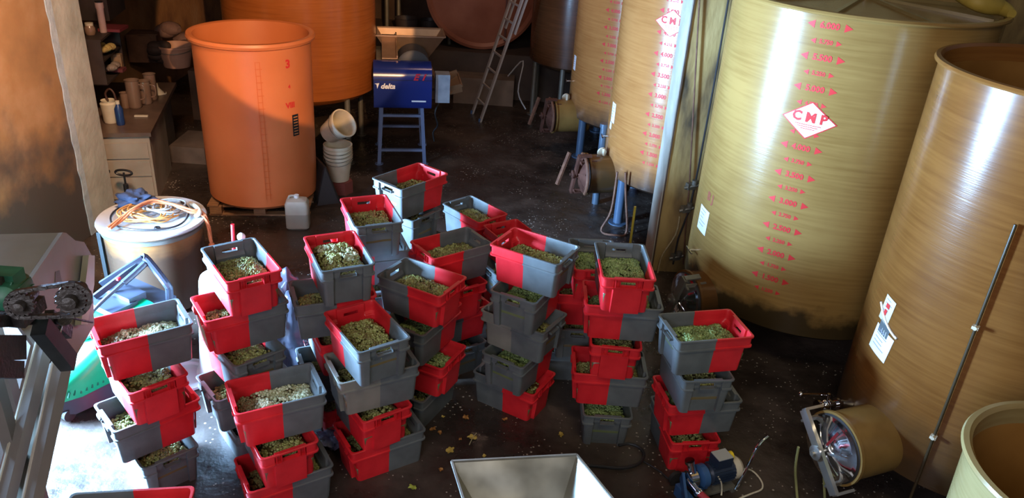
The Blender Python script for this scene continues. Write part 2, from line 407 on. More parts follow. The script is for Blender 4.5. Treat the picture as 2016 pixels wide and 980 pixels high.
def berry_mesh(seed, top, mats, pale=0, brown=0, n=1500, tall=.04):
    """top: heap height above crate floor.  Bunches = clumps of berries laid over a mound."""
    random.seed(seed)
    V = []; F = []; C = []; MI = []
    t = (1+5**.5)/2
    ico = [Vector(p).normalized() for p in ((-1, t, 0), (1, t, 0), (-1, -t, 0), (1, -t, 0), (0, -1, t), (0, 1, t), (0, -1, -t), (0, 1, -t), (t, 0, -1), (t, 0, 1), (-t, 0, -1), (-t, 0, 1))]
    icf = [(0, 11, 5), (0, 5, 1), (0, 1, 7), (0, 7, 10), (0, 10, 11), (1, 5, 9), (5, 11, 4), (11, 10, 2), (10, 7, 6), (7, 1, 8), (3, 9, 4), (3, 4, 2), (3, 2, 6), (3, 6, 8), (3, 8, 9), (4, 9, 5), (2, 4, 11), (6, 2, 10), (8, 6, 7), (9, 8, 1)]
    def hgt(x, y):
        e = min(1, (1-(abs(x)/.262)**4))*min(1, (1-(abs(y)/.175)**4)); e = max(0, e)
        return top-.035+tall*e*(.6+.8*noise.noise(Vector((x*7+seed, y*7, seed))))+.03*e
    # solid mound under the berries
    gx, gy = 22, 16
    for i in range(gx+1):
        for j in range(gy+1):
            x = -.252+.504*i/gx; y = -.168+.336*j/gy
            V.append((x, y, hgt(x, y)-.012)); C.append(.08)
    for i in range(gx):
        for j in range(gy):
            a = i*(gy+1)+j; F.append((a, a+gy+1, a+gy+2, a+1)); MI.append(0)
    b0 = len(V); edge = [i*(gy+1) for i in range(gx+1)]+[gx*(gy+1)+j for j in range(1, gy+1)]+[i*(gy+1)+gy for i in range(gx-1, -1, -1)]+[j for j in range(gy-1, 0, -1)]
    for e in edge: x, y, z = V[e]; V.append((x*.93, y*.93, .014)); C.append(.05)
    for k in range(len(edge)):
        q = (k+1) % len(edge); F.append((edge[k], b0+k, b0+q, edge[q])); MI.append(0)
    cl = [(random.uniform(-.235, .235), random.uniform(-.15, .15), random.random(), random.uniform(0, PI)) for _ in range(60)]
    pc = [(random.uniform(-.18, .2), random.uniform(-.13, .13)) for _ in range(5)]
    for k in range(n):
        c = cl[k % 60]; a = c[3]
        u, v_ = random.gauss(0, .042), random.gauss(0, .018)
        x = c[0]+u*math.cos(a)-v_*math.sin(a); y = c[1]+u*math.sin(a)+v_*math.cos(a)
        if abs(x) > .243 or abs(y) > .160: x = random.uniform(-.24, .24); y = random.uniform(-.158, .158)
        z = hgt(x, y)+.014*math.cos(min(1.5, math.hypot(u/.05, v_/.022)))+random.uniform(-.004, .006)
        r = random.uniform(.0075, .0115); mi = 0; cv = min(1, max(0, .25+.5*c[2]+random.uniform(-.25, .25)))
        if pale and any(math.hypot(x-p[0], (y-p[1])*1.3) < .055 for p in pc): mi = 1; z += .012
        if brown and x > .12: cv *= .15
        b = len(V)
        for p in ico: V.append((x+p.x*r*1.12, y+p.y*r*1.12, z+p.z*r)); C.append(cv)
        F += [(b+i, b+j, b+l) for i, j, l in icf]; MI += [mi]*20
    # a few stalks
    me = bpy.data.meshes.new('grape_heap'); me.from_pydata(V, [], F)
    for m in mats: me.materials.append(m)
    me.polygons.foreach_set('material_index', MI); me.polygons.foreach_set('use_smooth', [True]*len(F))
    at_ = me.attributes.new('berry', 'FLOAT', 'POINT'); at_.data.foreach_set('value', C)
    return me
HEAP = {'o1': berry_mesh(1, .185, [GR_OLIVE]), 'o2': berry_mesh(2, .185, [GR_OLIVE]), 'g1': berry_mesh(3, .195, [GR_GREEN]), 'g2': berry_mesh(4, .175, [GR_GREEN]),
        'p1': berry_mesh(5, .165, [GR_PALE], brown=1), 'p2': berry_mesh(6, .175, [GR_PALE], brown=1), 'm1': berry_mesh(8, .225, [GR_OLIVE, GR_PALE], pale=1, tall=.06),
        'low': berry_mesh(9, .165, [GR_OLIVE], n=900)}
def place_heap(key, x, y, lvl, yaw, label):
    o = bpy.data.objects.new('grape_heap', HEAP[key]); COL.objects.link(o)
    o.location = (x, y, (lvl-1)*H); o.rotation_euler = (0, 0, R_(yaw))
    tag(o, label, 'grapes', 'heaps of white grapes in the crates', 'stuff')
STK = {
 'A': ('leftmost stack by the green washer', 4), 'B': ('stack fronting the cable-topped barrel', 5), 'C': ('nearest stack with whitish grapes', 3),
 'D': ('stack showing pale bunches', 5), 'E': ('stack beside the bare leafy floor', 4), 'F': ('rearmost stack below the blue machine', 5),
 'G': ('low stack right of the rearmost', 3), 'P': ('low red-ended stack behind centre', 3), 'I': ('stack left of the pink-lit crate', 4),
 'J': ('skewed stack with pink glare', 4), 'H': ('central stack topped by pink-lit crate', 5), 'K': ('stack before the wall pillar', 5),
 'M': ('half-hidden stack by the wall pillar', 4), 'L': ('rightmost stack by the pump', 4), 'O': ('stack left of the rearmost', 5), 'Z': ('stack cut by the bottom edge', 4)}
POS = {1: 'topmost', 2: 'second from top', 3: 'third from top', 4: 'fourth from top', 5: 'lowest'}
CR = [  # stack, level, kind, x, y, yaw (of the red half), grapes
 ('A', 4, 'red', -2.49, 4.505, 217.0, 'p1'), ('A', 3, 'red', -2.489, 4.446, -46, 'o1'), ('A', 2, 'red', -2.491, 4.419, 44.8, 'low'), ('A', 1, 'red', -2.480, 4.419, 134.3, 'o2'),
 ('B', 5, 'red', -1.919, 4.929, -53.3, 'o2'), ('B', 4, 'red', -1.938, 4.876, 215.7, 'low'), ('B', 3, 'red', -1.928, 4.820, 134.2, 'o1'), ('B', 2, 'grey', -1.93, 4.80, 42, 'low'), ('B', 1, 'grey', -1.94, 4.80, 130, 'low'),
 ('C', 3, 'red', -1.524, 4.286, 209.3, 'p2'), ('C', 2, 'red', -1.536, 4.267, -55.3, 'o1'), ('C', 1, 'red', -1.498, 4.243, 213, 'low'),
 ('D', 5, 'red', -1.277, 5.166, 116.5, 'm1'), ('D', 4, 'red', -1.325, 5.121, 23, 'o1'), ('D', 3, 'red', -1.31, 5.14, -62, 'low'), ('D', 2, 'red', -1.31, 5.14, 25, 'low'), ('D', 1, 'red', -1.31, 5.14, -63, 'low'),
 ('E', 4, 'red', -.977, 4.659, 126, 'o2'), ('E', 3, 'taupe', -.95, 4.68, 209.5, 'low'), ('E', 2, 'red', -.969, 4.698, -53.6, 'low'), ('E', 1, 'red', -.904, 4.687, 213.4, 'low'),
 ('F', 5, 'red', -.969, 6.717, 52.1, 'low'), ('F', 4, 'grey', -1.03, 6.715, 145.4, 'low'), ('F', 3, 'red', -1.0, 6.71, 232, 'low'), ('F', 2, 'grey', -1.0, 6.71, 143, 'low'), ('F', 1, 'red', -1.0, 6.71, 53, 'low'),
 ('G', 3, 'red', -.41, 7.45, -45.7, 'o1'), ('G', 2, 'red', -.41, 7.45, 44, 'low'), ('G', 1, 'red', -.41, 7.45, -46, 'low'),
 ('P', 3, 'red', .02, 6.92, 122.3, 'o2'), ('P', 2, 'red', .02, 6.92, 32, 'low'), ('P', 1, 'red', .02, 6.92, 122, 'low'),
 ('I', 4, 'red', -.52, 6.032, 218.2, 'o2'), ('I', 3, 'red', -.52, 6.04, -52, 'low'), ('I', 2, 'red', -.50, 6.05, 38, 'low'), ('I', 1, 'grey', -.50, 6.05, 128, 'low'),
 ('J', 4, 'red', -.687, 5.405, -26.9, 'o1'), ('J', 3, 'red', -.675, 5.37, 65, 'g2'), ('J', 2, 'red', -.662, 5.336, -24.3, 'g2'), ('J', 1, 'grey', -.67, 5.35, 65, 'low'),
 ('H', 5, 'red', .178, 5.468, 152.2, 'o1'), ('H', 4, 'red', .152, 5.445, 65, 'g2'), ('H', 3, 'taupe', .133, 5.483, 149.3, 'low'), ('H', 2, 'red', .128, 5.476, 59.7, 'g2'), ('H', 1, 'red', .093, 5.502, -28.8, 'low'),
 ('K', 5, 'red', .851, 5.320, -88, 'g1'), ('K', 4, 'red', .873, 5.333, 180, 'g1'), ('K', 3, 'red', .857, 5.344, -93, 'low'), ('K', 2, 'red', .843, 5.305, 179.6, 'o2'), ('K', 1, 'grey', .843, 5.279, 90.7, 'g2'),
 ('M', 4, 'red', .70, 5.99, -87, 'g1'), ('M', 3, 'red', .69, 6.0, 182, 'low'), ('M', 2, 'grey', .60, 6.03, 92, 'low'), ('M', 1, 'grey', .60, 6.03, 2, 'low'),
 ('L', 4, 'red', 1.453, 4.968, 14.5, 'g1'), ('L', 3, 'grey', 1.436, 4.995, 99.7, 'low'), ('L', 2, 'red', 1.503, 5.027, 192.2, 'g2'), ('L', 1, 'red', 1.458, 5.042, -81, 'low'),
 ('O', 5, 'red', -1.178, 5.911, 113.8, 'o1'), ('O', 4, 'red', -1.19, 5.90, 202, 'low'), ('O', 3, 'grey', -1.18, 5.90, 113, 'low'), ('O', 2, 'red', -1.18, 5.90, 203, 'low'), ('O', 1, 'grey', -1.18, 5.90, 113, 'low'),
 ('Z', 4, 'red', -1.80, 2.79, 10.5, 'o2'), ('Z', 3, 'red', -1.80, 2.79, 100, 'low'), ('Z', 2, 'red', -1.80, 2.79, 10, 'low'), ('Z', 1, 'red', -1.80, 2.79, 100, 'low'),
]
KN = {'red': 'red and grey', 'taupe': 'two-shade grey', 'grey': 'all-grey'}
for s, lv, kind, x, y, yaw, hp in CR:
    nm, nl = STK[s]; p = nl-lv+1; pos = 'lowest' if lv == 1 else POS[p]
    place_crate(kind, x, y, lv, yaw, f'{KN[kind]} plastic crate, {pos} in the {nm}')
    tone = {'o': 'olive', 'g': 'green', 'p': 'whitish', 'm': 'mixed', 'l': 'olive'}[hp[0]]
    place_heap(hp, x, y, lv, yaw, f'{tone} grapes in the {pos} crate of the {nm}')

# ------------------------------------------------------------------ resin tanks
FRP_Y = frp('yellow_wound_resin', (.30, .185, .058), (.215, .122, .034), (.045, .03, .012), .74, .84)
FRP_A = frp('amber_wound_resin', (.42, .19, .06), (.31, .125, .035), (.07, .04, .025), .62, .95)
FRP_O = frp('orange_brown_wound_resin', (.19, .078, .018), (.125, .046, .010), (.055, .03, .012), .55, 1.0, .24, .12)
FRP_R = frp('deep_orange_wound_resin', (.34, .105, .022), (.25, .07, .014), (.14, .05, .02), .6, .9)
FRP_D = frp('dark_brown_wound_resin', (.12, .05, .02), (.07, .03, .012), (.04, .02, .012), .8, 1.1, .25, .04)
FRP_C = frp('cream_wound_resin', (.26, .20, .085), (.19, .135, .05), (.12, .08, .03), .2, .6)
FRP_IN = noisy('resin_inside', [(.3, (.17, .075, .015)), (.7, (.27, .13, .03))], 2, .4)
ORANGE = noisy('orange_polyethylene', [(.3, (.50, .145, .045)), (.7, (.57, .175, .058))], 2, .42)
NECK = noisy('ochre_resin_neck', [(.3, (.17, .095, .025)), (.7, (.26, .155, .045))], 4, .35)
def font_mesh(txt, size, ang_c, r, z, width_scale=1.0, thick=.0012):
    """Text wrapped on a vertical cylinder of radius r, centred at azimuth ang_c and height z; returns verts, faces."""
    cu = bpy.data.curves.new('t', 'FONT'); cu.body = txt; cu.size = size; cu.align_x = 'CENTER'; cu.align_y = 'CENTER'; cu.resolution_u = 2
    cu.offset = size*.04
    ob = bpy.data.objects.new('t', cu); COL.objects.link(ob)
    dg = bpy.context.evaluated_depsgraph_get(); dg.update()
    me = bpy.data.meshes.new_from_object(ob.evaluated_get(dg))
    V = [v.co.copy() for v in me.vertices]; F = [tuple(p.vertices) for p in me.polygons]
    bpy.data.objects.remove(ob); bpy.data.curves.remove(cu); bpy.data.meshes.remove(me)
    out = []
    for v in V:
        if r is None: out.append((v.x*width_scale, v.y, 0))
        else:
            a = ang_c+v.x*width_scale/r; out.append(((r+thick)*math.cos(a), (r+thick)*math.sin(a), z+v.y))
    return out, F
def add_vf(mb, V, F):
    b = len(mb.v); mb.v += V; mb.f += [tuple(b+i for i in f) for f in F]; mb.m += [mb.cur]*len(F)
def wrap_poly(mb, pts, ang, r, z, thick=.001):
    """a flat polygon (x, y) wrapped on the cylinder, cut into strips so that it follows the curve"""
    n = 10; xs = [p[0] for p in pts]; x0, x1 = min(xs), max(xs)
    def span(x):
        ys = []
        for i in range(len(pts)):
            a, b = pts[i], pts[(i+1) % len(pts)]
            if (a[0]-x)*(b[0]-x) <= 0 and abs(a[0]-b[0]) > 1e-9: ys.append(a[1]+(b[1]-a[1])*(x-a[0])/(b[0]-a[0]))
            elif abs(a[0]-x) < 1e-9: ys.append(a[1])
        return min(ys), max(ys)
    cut = sorted(set([x0+(x1-x0)*i/n for i in range(n+1)]+xs)); R = r+thick
    pr = None
    for x in cut:
        lo, hi = span(min(max(x, x0+1e-6), x1-1e-6)); a = ang+x/r
        cur = [(R*math.cos(a), R*math.sin(a), z+lo), (R*math.cos(a), R*math.sin(a), z+hi)]
        if pr: mb.quad([pr[0], cur[0], cur[1], pr[1]])
        pr = cur
def level_scale(root, r, ang, z0, step, n, first=1.25, skip=()):
    for i in range(n):
        if i in skip: continue
        mb = MB()
        z = z0+i*step; big = (i % 2 == 1)
        sz = .052 if big else .036
        v = first+.25*i; s_ = f'{v:.3f}'
        V, F = font_mesh(s_, sz*1.25, ang, r, z, 1.0); add_vf(mb, V, F)
        o = sz*2.1; lm_ = mb.build('level_mark', MARK, root, smooth=False)
        for sg in (-1, 1):
            mb = MB(); wrap_poly(mb, [(sg*(o+sz*1.1), 0), (sg*o, sz*.58), (sg*o, -sz*.58)], ang, r, z)
            mb.build('arrow_mark', MARK, lm_, smooth=False)
def diamond(root, r, ang, z, w=.215, h=.15, txt=True, mir=1):
    mb = MB(); wrap_poly(mb, [(-w, 0), (0, h), (w, 0), (0, -h)], ang, r, z, .0015)
    mb.mat(1); wrap_poly(mb, [(-w*.93, 0), (0, h*.93), (w*.93, 0), (0, -h*.93)], ang, r, z, .003); mb.mat(0)
    V, F = font_mesh('C M P', .105, ang, r, z+.022, 1.0, .005); add_vf(mb, V, F)
    for k, hw in enumerate((.10, .078, .056)):
        y = -.038-.016*k; wrap_poly(mb, [(-hw, y), (-hw, y+.005), (hw, y+.005), (hw, y)], ang, r, z, .005)
    mb.build('maker_plate', [MARK, WHITEP], root, smooth=False)
def paper_on(root, r, ang, z, w, h, rot=0, name='paper_label', mat=None, lines=5):
    def rp(x, y): c, s = math.cos(rot), math.sin(rot); return (x*c-y*s, x*s+y*c)
    mb = MB(); wrap_poly(mb, [rp(-w/2, -h/2), rp(w/2, -h/2), rp(w/2, h/2), rp(-w/2, h/2)], ang, r, z, .003)
    mb.mat(1); rnd = random.Random(int(z*1000))
    for k in range(lines):
        y = h*.36-k*h*.15; x0 = -w*.36; x1 = w*rnd.uniform(.0, .36)
        wrap_poly(mb, [rp(x0, y), rp(x1, y), rp(x1, y+h*.028), rp(x0, y+h*.028)], ang, r, z, .0045)
    mb.build(name, [mat or PAPER, INK], root, smooth=False)
def manway(root, r, az, z, nr, nl, mat_neck, door=CHROME, rim=None, openang=0, seed=0, bars=STEEL):
    """horizontal resin neck, gasket, domed steel door, clamp bar and hinge arms (local to the tank)"""
    d = Vector((math.cos(az), math.sin(az), 0)); t = Vector((-math.sin(az), math.cos(az), 0)); k = Vector((0, 0, 1))
    base = d*(r-.25)+k*z
    mb = MB().lathe([(nr, 0), (nr, nl+.22), (nr+.022, nl+.225), (nr+.022, nl+.25), (nr-.015, nl+.25), (nr-.018, nl+.1)], base, 40, axis=d, cap0=False, cap1=False)
    neck = mb.build('manway_neck', mat_neck, root)
    e = base+d*(nl+.25)
    MB().lathe([(nr-.004, -.02), (nr+.004, .004), (nr-.012, .016), (nr-.03, .006)], e, 40, axis=d, cap0=False, cap1=False).build('gasket', RUBBER, neck)
    mb = MB().lathe([(nr-.012, .004), (nr-.006, .022), (nr-.03, .028), (nr*.84, .03), (nr*.62, .060), (nr*.34, .082), (.03, .09), (.001, .09)], e, 48, axis=d, cap0=True, cap1=False)
    for j in range(6):
        a = j*PI/3+.3; u = t*math.cos(a)+k*math.sin(a)
        mb.beam(e+d*.094+u*.04, e+d*.046+u*nr*.74, .02, .014, up=d)
    dr = mb.build('manway_door', door, root)
    # hub with handwheel and clamp bar
    b = e+d*.13; u = (t*.75-k*.66).normalized() if seed == 0 else (t*.35+k*.94).normalized(); L = nr*1.22
    MB().beam(b-u*L, b+u*L, .07, .03, up=d).beam(b+u*L, b+u*L-d*.16, .05, .02, up=u).beam(b-u*L, b-u*L-d*.16, .05, .02, up=u).build('clamp_bar', bars, root)
    MB().cyl(e+d*.08, b+d*.07, .018).lathe([(.05, 0), (.055, .02), (.02, .03)], b+d*.02, 20, axis=d).build('clamp_screw', bars, root)
    v = u.cross(d)
    for s in (-1, 1):
        p = e+u*s*nr*.95+v*.04
        MB().beam(p-d*.1, p+d*.12, .02, .03).cyl(p+d*.11-v*.05, p+d*.11+v*.05, .012).cyl(p-d*.02-v*.05, p-d*.02+v*.05, .016).build('hinge_arm', bars, root)
    return e, d, t
def tank(label, name, x, y, r, zb, zt, mat, open_top=True, legs=(), leg_r=.045, legmat=DBLUE, rim=.035, lid=False, group=None, dish=.2, rimmat=None, taper=1):
    root = thing(name, label, 'tank', (x, y, 0), 0, group)
    rb = r*taper
    prof = [(.001, zb-dish), (rb*.35, zb-dish*.93), (rb*.72, zb-dish*.62), (rb*.93, zb-dish*.25), (rb, zb), (r, zt-.02)]
    n = 96
    mb = MB()
    if open_top:
        prof += [(r+rim, zt-.012), (r+rim+.004, zt), (r+rim-.004, zt+.016), (r, zt+.02), (r-.02, zt), (r-.022, zt-.1)]
        mb.lathe(prof, n=n, cap0=False, cap1=False)
        mb.mat(1); mb.lathe([(r-.022, zt-.1), (rb-.022, zb), (rb*.6, zb-dish*.6), (.001, zb-dish*.9)], n=n, cap0=False, cap1=False)
        mb.build('tank_wall', [mat, FRP_IN], root)
    else:
        prof += [(r+rim, zt-.012), (r+rim+.004, zt), (r+rim-.004, zt+.016), (r, zt+.02)]
        if lid: prof += [(r-.03, zt+.0), (r-.05, zt-.04), (r*.5, zt-.01), (.001, zt+.02)]
        else: prof += [(r*.9, zt+.08), (r*.6, zt+.2), (.001, zt+.3)]
        mb.lathe(prof, n=n, cap0=False, cap1=False); mb.build('tank_wall', [mat], root)
    for a in legs:
        a = R_(a); R = rb*.92
        p = Vector((R*math.cos(a), R*math.sin(a), 0))
        MB().cyl(p, p+Vector((0, 0, zb-.02)), leg_r, n=16).lathe([(leg_r*2, 0), (leg_r*2, .015)], p, 20).build('leg', legmat, root)
    return root
GT = 'marked resin tanks standing in a row'
# T4: large yellow tank
x4, y4, r4 = 2.805, 6.956, 1.066
t4 = tank('big yellow resin tank with red level marks and CMP diamond, beside the wall pillar', 'resin_tank', x4, y4, r4, .60, 3.3, FRP_Y, open_top=False, lid=True, legs=(0, 60, 120, 180), dish=.22)
level_scale(t4, r4, R_(-122.2), .956, .1188, 20, skip=(13,))
diamond(t4, r4, R_(-121.6), 2.49)
paper_on(t4, r4, R_(-169.5), 1.27, .20, .24, -.03)
t = MB()
for sg in (0, 1, 2):
    pass
V_, F_ = font_mesh('B J', .11, R_(-166), r4, 1.52); add_vf(t, V_, F_); t.build('painted_letters', simple('faded_red_ink', (.25, .06, .03), .7), t4, smooth=False)
manway(t4, r4, R_(-158), .58, .24, .16, FRP_O, door=CHROME, seed=1, bars=DSTEEL)
b = MB()
a = R_(-172); p = Vector((r4*math.cos(a), r4*math.sin(a), .93)); d = Vector((math.cos(a), math.sin(a), 0)); tt = Vector((-math.sin(a), math.cos(a), 0))
b.cyl(p-d*.02, p+d*.06, .014).beam(p+d*.06-tt*.08, p+d*.06+tt*.08, .014, .012).build('tasting_tap', CHROME, t4)
# floating lid ribs seen on its top
b = MB()
for k in range(8):
    a = k*PI/4+.2; b.beam((0, 0, 3.325), (.98*math.cos(a), .98*math.sin(a), 3.275), .035, .03)
b.lathe([(.08, 3.31), (.08, 3.36), (.001, 3.38)], n=20).build('lid_ribs', FRP_C, t4)
# T3, T2: amber tanks behind the wall
x3, y3 = 2.19, 9.85
t3 = tank('amber resin tank with CMP diamond, behind the pillar edge', 'resin_tank', x3, y3, r4, .62, 3.3, FRP_A, open_top=False, legs=(-150, -60, 30, 120), leg_r=.06)
level_scale(t3, r4, R_(-124.8), .97, .1188, 19)
diamond(t3, r4, R_(-124.5), 2.63)
paper_on(t3, r4, R_(-168), 1.38, .13, .25); paper_on(t3, r4, R_(-170.5), 1.20, .07, .09, lines=0)
manway(t3, r4, R_(-166), .58, .25, .30, FRP_O, door=BROWNSTEEL, seed=1, bars=BROWNSTEEL)
p = Vector((r4*math.cos(R_(-171)), r4*math.sin(R_(-171)), 1.05)); MB().cyl(p, p+Vector((-.09, -.01, 0)), .012).cyl(p+Vector((-.09, -.07, 0)), p+Vector((-.09, .07, 0)), .009).build('tasting_tap', CHROME, t3)
x2, y2 = 1.80, 12.26
t2 = tank('amber resin tank with plain red marks, left of the diamond one', 'resin_tank', x2, y2, r4, .62, 3.3, FRP_A, open_top=False, legs=(-150, -60, 30, 120), leg_r=.06)
level_scale(t2, r4, R_(-123.5), 1.0, .1188, 19)
paper_on(t2, r4, R_(-168), 1.40, .12, .22)
manway(t2, r4, R_(-166), .58, .25, .30, NECK, door=BROWNSTEEL, seed=1, bars=BROWNSTEEL)
p = Vector((r4*math.cos(R_(-171)), r4*math.sin(R_(-171)), 1.1)); MB().cyl(p, p+Vector((-.09, -.01, 0)), .012).cyl(p+Vector((-.09, -.07, 0)), p+Vector((-.09, .07, 0)), .009).build('tasting_tap', CHROME, t2)
# open swing arms of the two back doors, rust brown
for tk_, az in ((t3, R_(-166)), (t2, R_(-166))):
    d = Vector((math.cos(az), math.sin(az), 0)); tt = Vector((-math.sin(az), math.cos(az), 0))
    e = d*(r4+.30)+Vector((0, 0, .58))
    b = MB(); pts = [e+d*.05+Vector((0, 0, .27*math.cos(q)))+tt*.27*math.sin(q)+tt*.02 for q in [i*PI/10-.2 for i in range(9)]]
    b.tube(pts, .022, 8); b.beam(e+d*.2-tt*.1+Vector((0, 0, .26)), e+d*.34-tt*.06-Vector((0, 0, .16)), .05, .03).build('swing_arm', RUST, tk_)
    w_ = e-d*.22+Vector((0, 0, .27)); b = MB(); b.cyl(w_-Vector((0, 0, .05)), w_+Vector((0, 0, .07)), .02); b.lathe([(.055, 0), (.065, .012), (.055, .024)], w_-tt*.05, 20, axis=-tt).build('drain_valve', CREAM, tk_)
# T1
tank('dark brown resin tank on grey legs, deep in the back room', 'resin_tank', .92, 14.1, .85, .98, 3.4, FRP_D, open_top=False, legs=(-160, -110, -40, 60, 150), leg_r=.045, legmat=DSTEEL)
# T0
tank('huge orange resin tank behind the orange bin', 'resin_tank', -3.22, 11.4, 1.05, 1.0, 3.5, FRP_R, open_top=False, legs=(-38, -140, 45, 130), leg_r=.04, legmat=DSTEEL, dish=.25)
# T5
x5, y5, r5 = 3.548, 4.998, .878
t5 = tank('tall orange-brown open resin tank with gleaming round steel door', 'resin_tank', x5, y5, r5, .42, 3.19, FRP_O, legs=(-30, 50, 130), dish=.15, rim=.03)
paper_on(t5, r5, R_(-170), 1.25, .21, .21, -.12); 
paper_on(t5, r5, R_(-170.5), 1.36, .12, .10, -.1, 'grey_card', GREY, 0)
paper_on(t5, r5, R_(-172.4), 1.50, .12, .20, -.1, 'warning_sticker', CREAM, 4)
b = MB(); wrap_poly(b, [(-.03, -.05), (.0, -.05), (.01, .0), (-.02, .0)], R_(-172.4), r5, 1.50, .006); wrap_poly(b, [(-.02, .015), (.02, .015), (.02, .05), (-.02, .05)], R_(-172.4), r5, 1.50, .006)
b.build('sticker_symbol', MARK, t5, smooth=False)
b = MB(); pts = []
for i in range(9): a = R_(-178+i*2.1); pts.append(((r5+.008)*math.cos(a), (r5+.008)*math.sin(a), 1.49-.018*i+.004*(i-4)**2*.4))
b.tube(pts, .009, 6).build('white_strip', WHITEP, t5)
manway(t5, r5, R_(-157), .54, .25, .36, NECK, door=CHROME)
# sight tube with clips
b = MB(); a = R_(-131.4); c_, s_ = math.cos(a), math.sin(a)
b.tube([((r5+.02)*c_, (r5+.02)*s_, z) for z in (.25, .8, 1.4, 2.0, 2.45)], .010, 10)
b.build('sight_tube', simple('cloudy_tube', (.045, .03, .014), .35), t5)
for z in (.86, 1.74):
    MB().cyl(((r5-.01)*c_, (r5-.01)*s_, z), ((r5+.06)*c_, (r5+.06)*s_, z), .013).box(((r5+.035)*c_, (r5+.035)*s_, z), (.04, .04, .02), a).build('tube_clip', CREAM, t5, smooth=False)
# taps
a = R_(-163); p = Vector((r5*math.cos(a), r5*math.sin(a), .70)); d = Vector((math.cos(a), math.sin(a), 0)); tt = Vector((-math.sin(a), math.cos(a), 0))
MB().cyl(p-d*.02, p+d*.10, .016).beam(p+d*.08-tt*.02, p+d*.10+tt*.09+Vector((0, 0, .04)), .014, .012).sphere(p+d*.1, .022).build('tasting_tap', DSTEEL, t5)
a = R_(174); p = Vector((r5*math.cos(a), r5*math.sin(a), .52)); d = Vector((-.96, -.28, 0)); tt = Vector((.28, -.96, 0))
b = MB().cyl(p-d*.05, p+d*.22, .03).lathe([(.05, 0), (.05, .02)], p+d*.04, 20, axis=d).lathe([(.05, 0), (.05, .02)], p+d*.12, 20, axis=d).lathe([(.05, 0), (.05, .02)], p+d*.21, 20, axis=d).sphere(p+d*.15, .048, sc=(1, 1, 1))
b.cyl(p+d*.15, p+d*.15+Vector((0, 0, .11)), .012).tube([p+d*.15+Vector((0, 0, .1)), p+d*.2+Vector((0, 0, .115)), p+d*.40+Vector((0, 0, .14))], .009).sphere(p+d*.41+Vector((0, 0, .14)), .02)
b.build('butterfly_valve', CHROME, t5)
MB().tube([p+d*.13+Vector((0, 0, -.03)), p+d*.10+tt*.04+Vector((0, 0, -.13)), p+d*.04+tt*.05+Vector((0, 0, -.3))], .02, 10, smooth=4).build('red_hose_stub', simple('red_hose', (.42, .03, .05), .4), t5)
# T6 open tub
k6 = .8
t6 = tank('open cream resin tub cut by the lower right frame corner', 'resin_tub', 2.886, 2.97, .57, .35, 1.72, FRP_C, legs=(20, 140, 260), legmat=DSTEEL, rim=.03, dish=.12, taper=.9)

# ------------------------------------------------------------------ orange bin on a pallet
bx, by = -3.215, 9.30
bn = thing('orange_bin', 'tall open orange plastic bin standing on a pallet', 'bin', (bx, by, 0))
rt, rb_ = .672, .655
mb = MB().lathe([(rb_-.05, .145), (rb_, .19), (rt, 2.07), (rt+.045, 2.09), (rt+.055, 2.12), (rt+.045, 2.15), (rt+.01, 2.155), (rt-.02, 2.14), (rt-.022, 2.0), (rb_-.02, .22), (.001, .2)], n=96, cap1=False)
mb.build('bin_shell', ORANGE, bn)
b = MB(); a0 = R_(-68)
def line_on(b, r_, a, z0, z1, w_): wrap_poly(b, [(-w_/2, z0), (w_/2, z0), (w_/2, z1), (-w_/2, z1)], a, r_, 0, .002)
line_on(b, .672, a0-.035, .3, 1.95, .008); line_on(b, .672, a0+.035, .3, 1.95, .008)
for i in range(22):
    z = .35+i*.076; wrap_poly(b, [(-.03, z), (.03 if i % 2 else .045, z), (.03 if i % 2 else .045, z+.008), (-.03, z+.008)], a0, .671, 0, .002)
b.build('level_ladder', simple('darker_orange_mould', (.50, .11, .02), .5), bn, smooth=False)
b = MB()
for z, tx, sz in ((1.90, '3', .13), (1.64, '4', .06), (1.42, 'VIII', .09)):
    V_, F_ = font_mesh(tx, sz, R_(-38), .672, z); add_vf(b, V_, F_)
b.build('red_numerals', MARK, bn, smooth=False)
b = MB(); wrap_poly(b, [(-.045, -.13), (.045, -.13), (.045, .13), (-.045, .13)], R_(-33), .668, 1.17, .004)
b.mat(1)
for i in range(7): wrap_poly(b, [(-.03, -.11+i*.034), (.03, -.11+i*.034), (.03, -.10+i*.034), (-.03, -.10+i*.034)], R_(-33), .668, 1.17, .006)
b.build('black_label', [BLACK, simple('label_orange', (.5, .2, .06), .6)], bn, smooth=False)
# pallet
pl = thing('wooden_pallet', 'worn wooden pallet under the orange bin', 'pallet', (bx+.01, by, 0), R_(8))
for i in range(7): MB().box((-.55+i*.183, 0, .13), (.13, .98, .022)).build('deck_board', WOOD, pl, smooth=False)
for j in (-1, 0, 1):
    for i in (-1, 0, 1): MB().box((i*.52, j*.42, .07), (.14, .13, .095)).build('block', WOOD, pl, smooth=False)
    MB().box((0, j*.42, .011), (1.2, .11, .02)).build('bottom_board', WOOD, pl, smooth=False)

